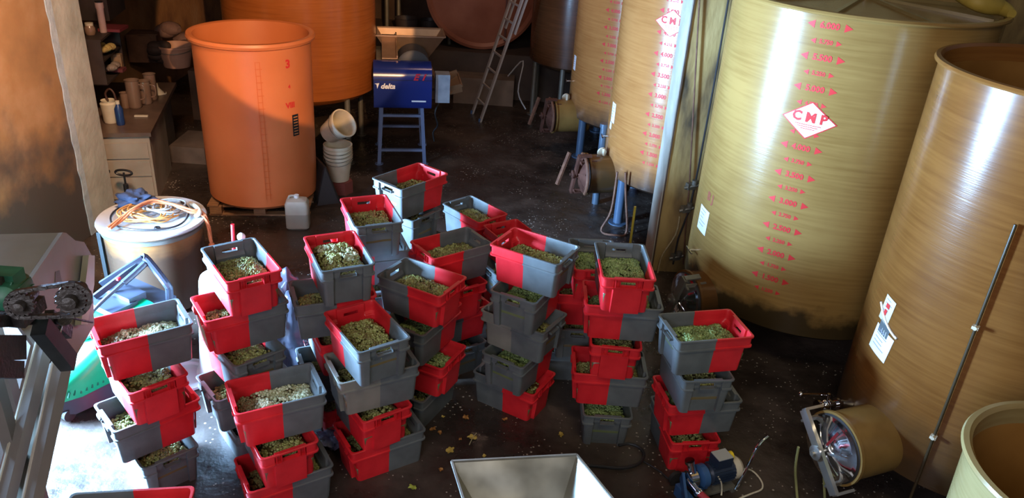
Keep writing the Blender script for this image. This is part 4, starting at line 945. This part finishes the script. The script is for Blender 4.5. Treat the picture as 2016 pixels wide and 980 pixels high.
def sprocket(c, r, nt_, nm, back):
    u = ax.orthogonal().normalized(); v = ax.cross(u); m_ = MB(); pts = []
    for i in range(nt_*4):
        a = 2*PI*i/(nt_*4); rr = r*(1 if i % 4 in (0, 1) else .86); pts.append(c+(u*math.cos(a)+v*math.sin(a))*rr)
    m_.ringloft([pts, [p+ax*.03 for p in pts]]); m_.lathe([(r*.45, .0), (r*.45, .05), (r*.2, .055)], c+ax*.03, 24, axis=ax); m_.lathe([(r*.5, 0), (r*.5, back)], c-ax*back, 20, axis=ax)
    return cpart(m_, nm, DK)
DPp = (onp(45, 596, PL, .16), ax); cA = onp(45, 596, DPp); cB = onp(143, 587, DPp)
sprocket(cA, .048, 16, 'drive_sprocket', .14); sprocket(cB, .060, 18, 'driven_sprocket', .14)
u_ = (cB-cA).normalized(); w_ = ax.cross(u_).normalized(); rr1, rr2 = .053, .066
loop = [cA+ax*.015+(-u_*math.sin(a)+w_*math.cos(a))*rr1 for a in [PI*i/10 for i in range(11)]]+[cB+ax*.015+(u_*math.sin(a)-w_*math.cos(a))*rr2 for a in [PI*i/10 for i in range(11)]]
m_ = MB()
L_ = loop+[loop[0]]; dense = []
for a, b_ in zip(L_, L_[1:]):
    k = max(1, int((b_-a).length/.022)); dense += [a+(b_-a)*i/k for i in range(k)]
dense.append(L_[0])
for i, (a, b_) in enumerate(zip(dense, dense[1:])): m_.beam(a, b_+(b_-a)*.15, .026 if i % 2 else .034, .014, up=ax.cross(b_-a))
cpart(m_, 'drive_chain', DK, smooth=False)
mg = onp(6, 588, DPp, -.06); GREENM = noisy('green_motor_paint', [(.3, (.015, .09, .05)), (.7, (.03, .17, .09))], 10, .5)
m_ = MB(); m_.lathe([(.02, -.02), (.05, 0), (.058, .03), (.058, .2), (.05, .22)], mg, 28, axis=-ax)
for i in range(12):
    a = 2*PI*i/12; q = u_*math.cos(a)+w_*math.sin(a); m_.beam(mg-ax*.02+q*.060, mg-ax*.18+q*.060, .005, .014, up=q)
m_.box(mg-ax*.10+Vector((0, 0, .07)), (.10, .08, .05)); cpart(m_, 'green_motor', GREENM)
cpart(MB().box(mg-ax*.10-Vector((0, 0, .09)), (.16, .16, .06)), 'motor_foot', DK)
for a, b_, w__, h__, nm in (((-40, 636), (80, 628), .045, .04, 'cross_bar'), ((-40, 686), (42, 684), .10, .05, 'cross_bar'), ((-40, 725), (38, 728), .07, .04, 'cross_bar')):
    cpart(MB().beam(onp(*a, PL, .05), onp(*b_, PL, .05), .04, w__, up=w_), nm, DK, smooth=False)
cpart(MB().beam(onp(78, 642, PL, .10), onp(136, 714, PL, .10), .06, .085, up=w_), 'diagonal_brace', noisy('dark_angle', [(.3, (.03, .032, .03)), (.7, (.07, .072, .066))], 8, .4, metal=.5), smooth=False)
cpart(MB().beam(onp(96, 622, PL, .06), onp(134, 655, PL, .06), .04, .06, up=w_), 'diagonal_brace', DK, smooth=False)
m_ = MB().cyl(onp(120, 636, PL, .10), onp(114, 672, PL, .10), .008); m_.lathe([(.016, 0), (.016, .014)], onp(121, 632, PL, .10), 6).lathe([(.016, 0), (.016, .014)], onp(114, 674, PL, .10), 6).lathe([(.013, 0), (.013, .014)], onp(120, 641, PL, .10), 6)
cpart(m_, 'tension_bolt', CHROME, smooth=False)
cpart(MB().tube([onp(124, 628, PL, .12), onp(140, 626, PL, .13), onp(160, 630, PL, .14), onp(182, 634, PL, .14)], .006, 6, smooth=3).cyl(onp(118, 626, PL, .09), onp(128, 628, PL, .13), .03), 'sensor_cable', DK)
RP = plane3(at(80, 634, 1.96), at(115, 700, 1.90), at(40, 980, 1.34)); RN = RP[1] if RP[1].dot(_F) > 0 else -RP[1]
def rail(pts, off, th, nm, mat): return cpart(prism([onp(x, y, RP, off) for x, y in pts], th, RN), nm, mat, smooth=False)
rail(((79, 636), (84, 640), (84, 690), (-8, 1060), (-34, 1060)), 0, .05, 'incline_rail', GMD)
rail(((79, 634), (81.5, 634), (-32, 1060), (-36, 1060)), .006, .02, 'rail_edge', noisy('pale_rail_edge', [(.3, (.5, .48, .38)), (.7, (.62, .6, .48))], 6, .4, metal=.4))  # lighter strip along the left edge of each rail
rail(((105, 698), (123, 717), (48, 1060), (26, 1060)), 0, .05, 'incline_rail', GMD)
rail(((104, 697), (106.5, 699), (28, 1060), (24, 1060)), .006, .02, 'rail_edge', noisy('pale_rail_edge_2', [(.3, (.45, .42, .35)), (.7, (.56, .53, .44))], 6, .4, metal=.4))
rail(((84, 690), (104, 700), (24, 1060), (-10, 1060)), -.10, .02, 'belt_trough', GM)
rail(((84, 640), (105, 660), (105, 700), (84, 716)), -.06, .03, 'trough_end', DK)
rail(((-90, 640), (30, 640), (60, 680), (-36, 1060), (-90, 1060)), -.16, .02, 'under_sheet', noisy('brown_sheet', [(.3, (.11, .075, .06)), (.7, (.17, .12, .09))], 2, .5, metal=.4))  # brownish plate left of the rails
for px in (-120, -75):
    q = onp(px, 1000, RP, -.03); MB().beam(q-mo, Vector((q.x, q.y, 0))-mo, .05, .05, up=(0, 1, 0)).build('leg', GMD, cv_, smooth=False)
for px, py in ((-60, 480), (-70, 550)):
    q = at(px, py, 2.38); MB().beam(q-mo, Vector((q.x, q.y, 0))-mo, .06, .06, up=(0, 1, 0)).build('leg', GMD, cv_, smooth=False)

# ------------------------------------------------------------------ green pressure washer
WG = noisy('bright_green_shell', [(.3, (.0, .33, .13)), (.7, (.005, .42, .18))], 4, .35); WK = simple('blue_black_plastic', (.025, .032, .05), .4)
wa = thing('pressure_washer', 'green and black pressure washer on wheels beside the leftmost stack', 'pressure washer', (-3.58, 4.95, 0), R_(62))
def sec(s_, hw, z0, z1, rr_=.10, n=6):
    P_ = [(s_, -hw, z0)]
    for i in range(n+1): a = PI*i/n/2; P_.append((s_, -hw*.80+rr_*(-math.cos(a))*1.0+.0*hw, z1-rr_+rr_*math.sin(a)))
    for i in range(n+1): a = PI/2-PI*i/n/2; P_.append((s_, hw*.80+rr_*math.cos(a), z1-rr_+rr_*math.sin(a)))
    P_.append((s_, hw, z0)); return P_
m_ = MB(); m_.ringloft([sec(-.06, .12, .20, .27, .04), sec(.0, .21, .19, .36, .06), sec(.12, .26, .19, .47), sec(.35, .29, .20, .58), sec(.6, .30, .22, .66), sec(.85, .30, .24, .70)])
sh_ = m_.build('green_shell', WG, wa, ang=40)
m_ = MB(); m_.ringloft([sec(-.05, .14, .07, .20, .03), sec(.05, .25, .06, .205, .03), sec(.35, .30, .06, .215, .03), sec(.88, .31, .06, .25, .03)]); m_.build('black_base', WK, wa, ang=40)
for i in range(13):
    s__ = .02+i*.045; hw = .255+.03*min(1, s__/.35); m_ = MB(); m_.beam((s__, -hw-.006 if s__ > .1 else -hw+.012, .235), (s__+.012, -hw-.0, .235+.05+.004*i), .014, .012, up=(1, 0, 0)); m_.build('vent_slot', simple('slot_green', (.0, .12, .06), .5) if i == 0 else bpy.data.materials['slot_green'], sh_, smooth=False)
for sx, sy in ((.02, -.19), (.02, .19), (.80, -.31), (.80, .31)):
    rr_ = .05 if sx < .5 else .11; MB().cyl((sx, sy-.025, rr_), (sx, sy+.025, rr_), rr_, n=28).build('wheel', RUBBER, wa)
m_ = MB(); m_.box((.94, -.02, .46), (.24, .54, .42), taper=.9); m_.build('rear_tank', WK, wa, smooth=False)
m_ = MB(); m_.tube([(.98, -.27, .50), (1.0, -.29, .74), (.99, -.28, .82), (.98, -.10, .99), (.96, -.07, 1.02)], .032, 10, smooth=3).beam((.96, -.07, 1.01), (.70, .16, .80), .03, .05).beam((.95, -.05, .97), (.60, .12, .74), .03, .045).beam((.96, -.07, 1.0), (.80, .24, .62), .03, .05).box((.80, .0, .72), (.16, .30, .06)); m_.build('push_handle', WK, wa, smooth=False)
m_ = MB(); m_.box((.66, .0, .69), (.24, .34, .05)); m_.build('hose_well', WK, wa, smooth=False)
m_ = MB().tube([(.30, -.10, .64), (.48, -.06, .75), (.70, -.08, .86), (.92, -.09, .95)], .016, 10, smooth=4).tube([(.74, -.085, .875), (.84, -.09, .915), (.95, -.10, .97)], .028, 10); m_.build('spray_lance', WK, wa)
m_ = MB().tube([(.36+.07*math.cos(a), -.06+.09*math.sin(a), .61+.03*math.cos(a)) for a in [2*PI*i/20 for i in range(21)]], .018, 8); m_.build('hose_guide', simple('pale_blue_plastic', (.15, .25, .38), .4), wa)
m_ = MB().box((.78, .02, .87), (.06, .02, .02), .3); m_.build('red_switch', RED, wa, smooth=False)

# ------------------------------------------------------------------ pieces between barrel and stacks
tag(MB().lathe([(.27, 0), (.275, .03), (.25, .05), (.16, .92), (.15, .95), (.001, .955)], n=40).build('white_bin', WHITEP, loc=(-2.40, 5.66, 0)), 'white tapered plastic bin upside down behind the second stack', 'bin')
tag(MB().lathe([(.22, 0), (.24, .01), (.235, .03), (.18, .035), (.16, .02), (.001, .03)], n=40).build('round_tub_lid', noisy('milky_lid', [(.3, (.45, .50, .52)), (.7, (.55, .6, .62))], 5, .35), loc=(-2.74, 5.52, .0)), 'milky round lid on the floor by the white bin', 'lid')
sp_ = at(455, 490, 1.0)
rs = thing('red_pole_brush', 'red-poled floor brush standing behind the second stack', 'brush', (sp_.x, sp_.y, 0))
MB().tube([(0, 0, .06), (.0, .02, .7), (.02, .04, 1.22)], .016, 10).build('pole', RED, rs); MB().box((0, 0, .035), (.4, .07, .07), .4).build('brush_head', BLACK, rs, smooth=False)
wp = at(475, 466, 1.16)
wk = thing('white_knob_pole', 'white-knobbed steel pole beside the red brush pole', 'pole', (wp.x, wp.y, 0)); MB().cyl((0, 0, 0), (0, 0, 1.13), .011).build('shaft', STEEL, wk); MB().sphere((0, 0, 1.16), .035, 14).build('knob', WHITEP, wk)
def crumple(name, label, cat, c, rx, ry, rz, mat, sd, amp=.25, sc=7):
    m_ = MB(); n = 30; rings = []
    for i in range(n+1):
        th = PI*i/n; r = []
        for j in range(40):
            ph = 2*PI*j/40; d = Vector((math.sin(th)*math.cos(ph), math.sin(th)*math.sin(ph), -math.cos(th)))
            k = 1+amp*noise.noise(d*2+Vector((sd, 0, 0)))*2+amp*.5*noise.noise(d*sc+Vector((sd, 5, 0)))
            p = Vector((d.x*rx, d.y*ry, d.z*rz))*k; p.z = max(p.z, -rz*.9); r.append(p+Vector((0, 0, rz*.9)))
        rings.append(r)
    m_.ringloft(rings); o = m_.build(name, mat, loc=c, ang=60); return tag(o, label, cat)
crumple('plastic_sack', 'dark bluish crumpled plastic sack behind the second stack', 'sack', (-1.88, 5.80, 0), .24, .22, .45, noisy('bluish_dark_plastic', [(.3, (.03, .033, .05)), (.7, (.06, .066, .09))], 9, .3), 2)
crumple('blue_rag', 'dark blue rag bundled behind the cable coil on the lid', 'rag', at(268, 404, zt_+.0), .15, .10, .075, simple('navy_cloth', (.03, .05, .10), .8), 4, .35)
m_ = MB(); rnd = random.Random(3)
for k in range(40):
    a = rnd.uniform(0, 2*PI); z = rnd.uniform(.05, .62); m_.tube([(-1.60+.10*math.cos(a), 5.55+.07*math.sin(a), z), (-1.60+.10*math.cos(a+.9), 5.55+.07*math.sin(a+.9), z+.05), (-1.60+.10*math.cos(a+1.8), 5.55+.07*math.sin(a+1.8), z-.02)], .004, 5)
tag(m_.build('wire_netting', CHROME), 'bright tangled wire netting beside the plastic sack', 'netting', kind='stuff')
crumple('clear_film', 'crumpled clear film on the floor between front stacks', 'film', at(655, 870, 0), .11, .10, .05, noisy('bluish_film', [(.3, (.08, .09, .16)), (.7, (.22, .24, .36))], 20, .2), 9, .4)
# rods behind the barrel
tag(MB().cyl(at(372, 512, .25), at(408, 528, .25), .012).cyl(at(372, 512, .25)-Vector((0, 0, .25)), at(372, 512, .25), .012).build('wooden_stick', WOOD), 'wooden stick propped between barrel and white bin', 'stick')

# ------------------------------------------------------------------ sheet steel hopper at the bottom edge
hA, hB = at(889, 908, 1.0), at(1135, 895, 1.0); hC = at(1135, 895, 1.0)+(at(1205, 980, 1.0)-hB)*2.0; hD = hA+(at(912, 982, 1.0)-hA)*2.2
a_ = Vector((.08, 3.30, .66)); b2 = at(1088, 980, .70); c2 = Vector((.40, 3.12, .62)); d2 = Vector((.06, 3.06, .62)); a_ = hA.lerp(b2, .30)+Vector((.02, -.12, -.30)); b2 = Vector((.36, 3.44, .66))
ho = thing('steel_hopper', 'shiny sheet steel hopper at the bottom edge of the picture', 'hopper', (.12, 3.35, 0))
O_ = Vector((.12, 3.35, 0))
def sheet(pts, nm, curve=0, mat=HOPST):
    n = 12; p0, p1, p2, p3 = [p-O_ for p in pts]; m_ = MB(); g = []
    nn = (p1-p0).cross(p3-p0).normalized()
    for s_ in (0, 1):
        rows = []
        for i in range(n+1):
            row = []
            for j in range(n+1):
                u, v = i/n, j/n; p = (p0*(1-u)+p1*u)*(1-v)+(p3*(1-u)+p2*u)*v
                p = p+nn*(curve*noise.noise(Vector((u*2.5, v*2.5, curve*300)))*math.sin(PI*u)*math.sin(PI*min(1, v+.02)))+nn*.004*s_
                row.append(p)
            rows.append(row)
        b = len(m_.v); m_.v += [tuple(p) for r in rows for p in r]
        for i in range(n):
            for j in range(n):
                q = (b+i*(n+1)+j, b+(i+1)*(n+1)+j, b+(i+1)*(n+1)+j+1, b+i*(n+1)+j+1); m_.f.append(q if s_ else q[::-1]); m_.m.append(0)
    return m_.build(nm, mat, ho, ang=60)
a2 = Vector((.02, 3.34, .66)); c2 = Vector((.40, 3.10, .66)); d2 = Vector((.05, 3.04, .66))
sheet((hA, hB, b2, a2), 'back_panel', .012); sheet((hB, hC, c2, b2), 'right_panel', .03); sheet((hD, hA, a2, d2), 'left_panel', .015); sheet((hC, hD, d2, c2), 'front_panel', .01)
for p, q in ((hA, hB), (hB, hC), (hC, hD), (hD, hA)): MB().beam(p-O_, q-O_, .012, .014).build('rolled_rim', STEEL, ho, smooth=False)
m_ = MB(); m_.ringloft([[p-O_ for p in (a2, b2, c2, d2)], [p-O_-Vector((0, 0, .2)) for p in (a2, b2, c2, d2)]]); m_.build('outlet', DSTEEL, ho, smooth=False)
for p in (a2, b2, c2, d2): MB().beam(p-O_-Vector((0, 0, .1)), Vector((p.x, p.y, 0))-O_, .04, .04, up=(0, 1, 0)).build('leg', DSTEEL, ho, smooth=False)

# ------------------------------------------------------------------ small transfer pump, lower right
po = Vector((1.60, 4.58, 0)); pu = thing('transfer_pump', 'small blue electric transfer pump with chrome fittings on the floor', 'pump', po, R_(24))
PBLUE = simple('pump_blue', (.03, .09, .22), .35); FIN = simple('motor_blue_black', (.012, .022, .045), .4)
m_ = MB(); m_.lathe([(.06, -.02), (.078, 0), (.078, .20), (.07, .205)], (-.02, 0, .17), 32, axis=(1, 0, 0))
for i in range(20):
    a = 2*PI*i/20; q = Vector((0, math.cos(a), math.sin(a))); m_.beam(Vector((-.01, 0, .17))+q*.082, Vector((.17, 0, .17))+q*.082, .005, .014, up=q)
m_.build('motor_body', FIN, pu)
MB().lathe([(.086, 0), (.088, .05), (.07, .075), (.001, .08)], (.175, 0, .17), 32, axis=(1, 0, 0)).build('fan_cover', CREAM, pu)
MB().lathe([(.05, 0), (.09, .01), (.09, .06), (.05, .08)], (-.12, 0, .17), 32, axis=(1, 0, 0)).box((-.08, 0, .15), (.05, .12, .12)).build('blue_flange', PBLUE, pu)
m_ = MB(); m_.box((.07, 0, .285), (.13, .11, .08)); bx_ = m_.build('terminal_box', FIN, pu, smooth=False)
MB().box((.07, 0, .328), (.125, .105, .008)).build('box_lid', simple('grey_lid', (.38, .39, .37), .5), pu, smooth=False)
MB().lathe([(.035, 0), (.035, .025), (.02, .03)], (.135, .0, .30), 20, axis=(1, 0, 0)).build('yellow_switch', simple('yellow_plastic', (.75, .55, .02), .4), pu)
MB().lathe([(.04, 0), (.065, .01), (.065, .07), (.03, .09)], (-.21, 0, .17), 32, axis=(1, 0, 0)).build('pump_head', CHROME, pu)
MB().cyl((-.16, 0, .2), (-.20, .02, .32), .028).cyl((-.20, .02, .31), (-.205, .022, .335), .036).build('outlet_pipe', CHROME, pu)
MB().cyl((-.20, 0, .17), (-.18, -.10, .14), .028).lathe([(.036, 0), (.04, .015), (.036, .03)], (-.18, -.10, .14), 20, axis=(.2, -1, -.3)).build('inlet_coupling', CHROME, pu)
MB().tube([(-.18, -.12, .14), (-.14, -.24, .12), (-.06, -.38, .05), (.05, -.6, .03), (.2, -.9, .03)], .027, 12, smooth=5).build('red_hose', simple('red_wine_hose', (.40, .035, .05), .4), pu)
MB().beam((-.30, -.14, .09), (-.22, .05, .17), .02, .09).box((-.24, -.05, .05), (.05, .2, .10)).build('blue_bracket', PBLUE, pu, smooth=False)
MB().box((.04, 0, .04), (.32, .16, .02)).box((.04, -.06, .07), (.10, .02, .05)).box((.04, .06, .07), (.10, .02, .05)).box((-.1, .07, .02), (.03, .03, .04)).box((.18, .07, .02), (.03, .03, .04)).box((-.1, -.07, .02), (.03, .03, .04)).box((.18, -.07, .02), (.03, .03, .04)).build('base_plate', DSTEEL, pu, smooth=False)
MB().cyl((-.20, .12, .06), (-.20, .15, .06), .06).build('wheel', RUBBER, pu)
def pl_(px, py, z):
    v = at(px, py, z)-po; a = -R_(24); return Vector((v.x*math.cos(a)-v.y*math.sin(a), v.x*math.sin(a)+v.y*math.cos(a), z))
MB().tube([pl_(1448, 962, .06), pl_(1470, 922, .25), pl_(1488, 885, .42), pl_(1498, 870, .48), pl_(1512, 858, .52)], .012, 10, smooth=4).build('chrome_handle', CHROME, pu)
MB().tube([pl_(1430, 938, .15), pl_(1458, 924, .12), pl_(1480, 926, .02), pl_(1498, 945, .01), pl_(1500, 962, .01), pl_(1478, 972, .01), pl_(1450, 984, .01), pl_(1430, 1000, .01)], .007, 8, smooth=5).build('white_power_cord', CREAM, pu)
MB().tube([pl_(1414, 938, .2), pl_(1420, 950, .14), pl_(1421, 965, .06), pl_(1420, 975, .03)], .006, 8, smooth=4).build('white_jumper_cord', CREAM, pu)
MB().tube([pl_(1365, 961, .05), pl_(1345, 960, .01), pl_(1320, 945, .008), pl_(1296, 925, .008), pl_(1262, 905, .008)], .007, 8, smooth=4).build('black_power_cord', CABLE_K, pu)
# loose hoses and twigs on the floor
hp = [(1150, 915), (1185, 918), (1225, 921), (1256, 913), (1268, 896), (1258, 880), (1238, 873), (1218, 876)]
tag(MB().tube([at(x, y, .02) for x, y in hp], .012, 8, smooth=5).build('black_hose', CABLE_K), 'black hose looped on the floor beside the centre-right stack', 'hose')
tag(MB().tube([at(1572, 880, .5), at(1566, 920, .3), at(1568, 960, .1), at(1572, 1000, .02)], .010, 8, smooth=4).tube([at(1622, 940, .25), at(1624, 990, .03)], .010, 8).build('clear_hose', simple('yellowish_clear_hose', (.25, .25, .10), .25), None), 'yellowish clear hose hanging beside the round steel door', 'hose')
tag(MB().tube([at(924, 875, .006), at(930, 862, .01), at(938, 852, .006)], .004, 5).build('twig', simple('pale_twig', (.4, .34, .2), .6)), 'pale twig on the floor between the stacks', 'twig')
def leaf(px, py, sc, rot, col, sd, label):
    rnd = random.Random(sd); m_ = MB(); n = 20; pts = []
    for i in range(n):
        a = 2*PI*i/n; r = sc*(.7+.35*abs(math.sin(2.5*a))+rnd.uniform(-.08, .08)); pts.append((r*math.cos(a), r*math.sin(a)*.75, .006+.012*abs(math.cos(a*1.5+sd))))
    m_.v = [(0, 0, .008)]+pts+[(x, y, z-.0015) for x, y, z in [(0, 0, .008)]+pts]
    for i in range(n): j = (i+1) % n; m_.f += [(0, 1+i, 1+j), (n+1, n+2+j, n+2+i), (1+i, n+2+i, n+2+j, 1+j)]; m_.m += [0]*3
    o = m_.build('fallen_leaf', col, loc=at(px, py, .0)); o.rotation_euler.z = rot; tag(o, label, 'leaf', 'fallen vine leaves on the floor')
LY_ = simple('yellow_leaf', (.42, .30, .06), .6); LO_ = simple('orange_brown_leaf', (.32, .14, .03), .6); LG_ = simple('yellow_green_leaf', (.30, .36, .05), .6)
for i, (x, y, s_, c, lb_) in enumerate(((930, 862, .040, LY_, 'largest yellow leaf beside the pale twig'), (886, 888, .042, LY_, 'yellow leaf left of the hopper corner'), (868, 926, .022, LO_, 'small orange leaf near the hopper left side'),
        (953, 899, .020, LY_, 'small yellow leaf right at the hopper back rim'), (917, 823, .034, LO_, 'orange leaf just below the grey crate of the skewed stack'), (994, 827, .024, LO_, 'orange leaf before the central stack foot'),
        (1104, 857, .030, LY_, 'lone yellow leaf right of the central stack'), (812, 961, .034, LG_, 'yellow-green leaf nearest the bottom edge'), (852, 846, .030, LO_, 'orange-brown leaf beside the leafy-floor stack corner'), (866, 853, .024, LO_, 'brown leaf touching its orange neighbour'), (872, 822, .018, LY_, 'tiny yellow leaf under the skewed stack'), (906, 866, .016, LO_, 'tiny brown leaf left of the twig'))):
    leaf(x, y, s_, i*1.3, c, i, lb_)
# ------------------------------------------------------------------ things fixed on the wall right of the opening
ROPE = noisy('pale_rope', [(.3, (.30, .24, .13)), (.7, (.44, .37, .22))], 60, .8)
def wp_(px, py, o=.03): return atY(px, py, WY-o)
tag(MB().tube([wp_(1377, 0), wp_(1366, 200), wp_(1357, 370), wp_(1352, 420), wp_(1345, 520)], .008, 6).build('brown_wall_cable', RUST), 'thin brown cable running down the ochre wall', 'cable')
tag(MB().tube([wp_(1434, 0), wp_(1405, 170), wp_(1375, 330), wp_(1358, 410), wp_(1335, 470), wp_(1325, 520)], .010, 6).build('dark_wall_hose', CABLE_K), 'dark hose slanting down the wall beside the big yellow tank', 'hose')
tag(MB().tube([wp_(1338, 425, .04), wp_(1330, 462, .04), wp_(1305, 500, .05), wp_(1296, 530, .05), wp_(1290, 570, .05)], .010, 6, smooth=3).build('pale_rope', ROPE), 'pale rope hanging on the wall beside the pillar', 'rope')
for i, (px, py) in enumerate(((1360, 366), (1350, 411), (1330, 505))):
    q = wp_(px, py, .035); MB_ = MB().box(q, (.10, .06, .07), .4).cyl(q+Vector((-.07, -.02, -.02)), q+Vector((.08, -.02, .03)), .02).lathe([(.03, 0), (.032, .05)], q+Vector((.03, -.03, .03)), 12)
    tag(MB_.build('wall_valve', DSTEEL), ('upper grey valve on the ochre wall', 'middle grey valve on the ochre wall', 'lowest dark valve on the ochre wall')[i], 'valve')
tag(MB().tube([wp_(1272, 408, .1)+Vector((-.12, 0, 0)), wp_(1262, 478, .1)+Vector((-.12, 0, 0)), Vector((wp_(1250, 560, .1).x-.14, WY-.1, 0))], .014, 8).build('yellow_pole', simple('yellow_pole_paint', (.50, .42, .06), .4)), 'yellow pole leaning at the foot of the pillar', 'pole')
q = at(1172, 400, 0); tag(MB().cyl(q, Vector((q.x, q.y, 1.12)), .05).lathe([(.06, 0), (.06, .05)], Vector((q.x, q.y, 1.08)), 16).build('blue_standpipe', simple('blue_steel_pipe', (.09, .13, .18), .3, .3)), 'blue steel standpipe between the two amber tanks', 'pipe')
tag(MB().tube([(1.22, 9.10, .80), (1.20, 9.06, .3), (1.10, 9.0, .04), (1.28, 8.92, .03), (1.42, 9.02, .04), (1.36, 9.1, .5), (1.32, 9.1, .80)], .014, 8, smooth=5).build('brown_hose_loop', RUST), 'brown hose loop hanging from the amber tank valve', 'hose')
tag(MB().tube([atY(1000, 150, 13.3), atY(1030, 120, 13.2), atY(1020, 180, 13.1), atY(1035, 215, 13.0)], .012, 6, smooth=4).build('grey_hanging_hose', CABLE_G), 'grey hose hanging behind the ladder', 'hose')

tag(MB().tube([at(1880, -12, 3.42), at(1915, 2, 3.40), at(1945, 10, 3.38), at(1972, 16, 3.36), at(1992, 28, 3.34)], lambda q: .035+.035*math.sin(PI*q), 12, smooth=4).build('yellow_glove', noisy('ochre_yellow_rubber', [(.3, (.32, .22, .03)), (.7, (.42, .30, .05))], 8, .6)), 'yellow rubber glove lying on the lid of the big tank', 'glove')
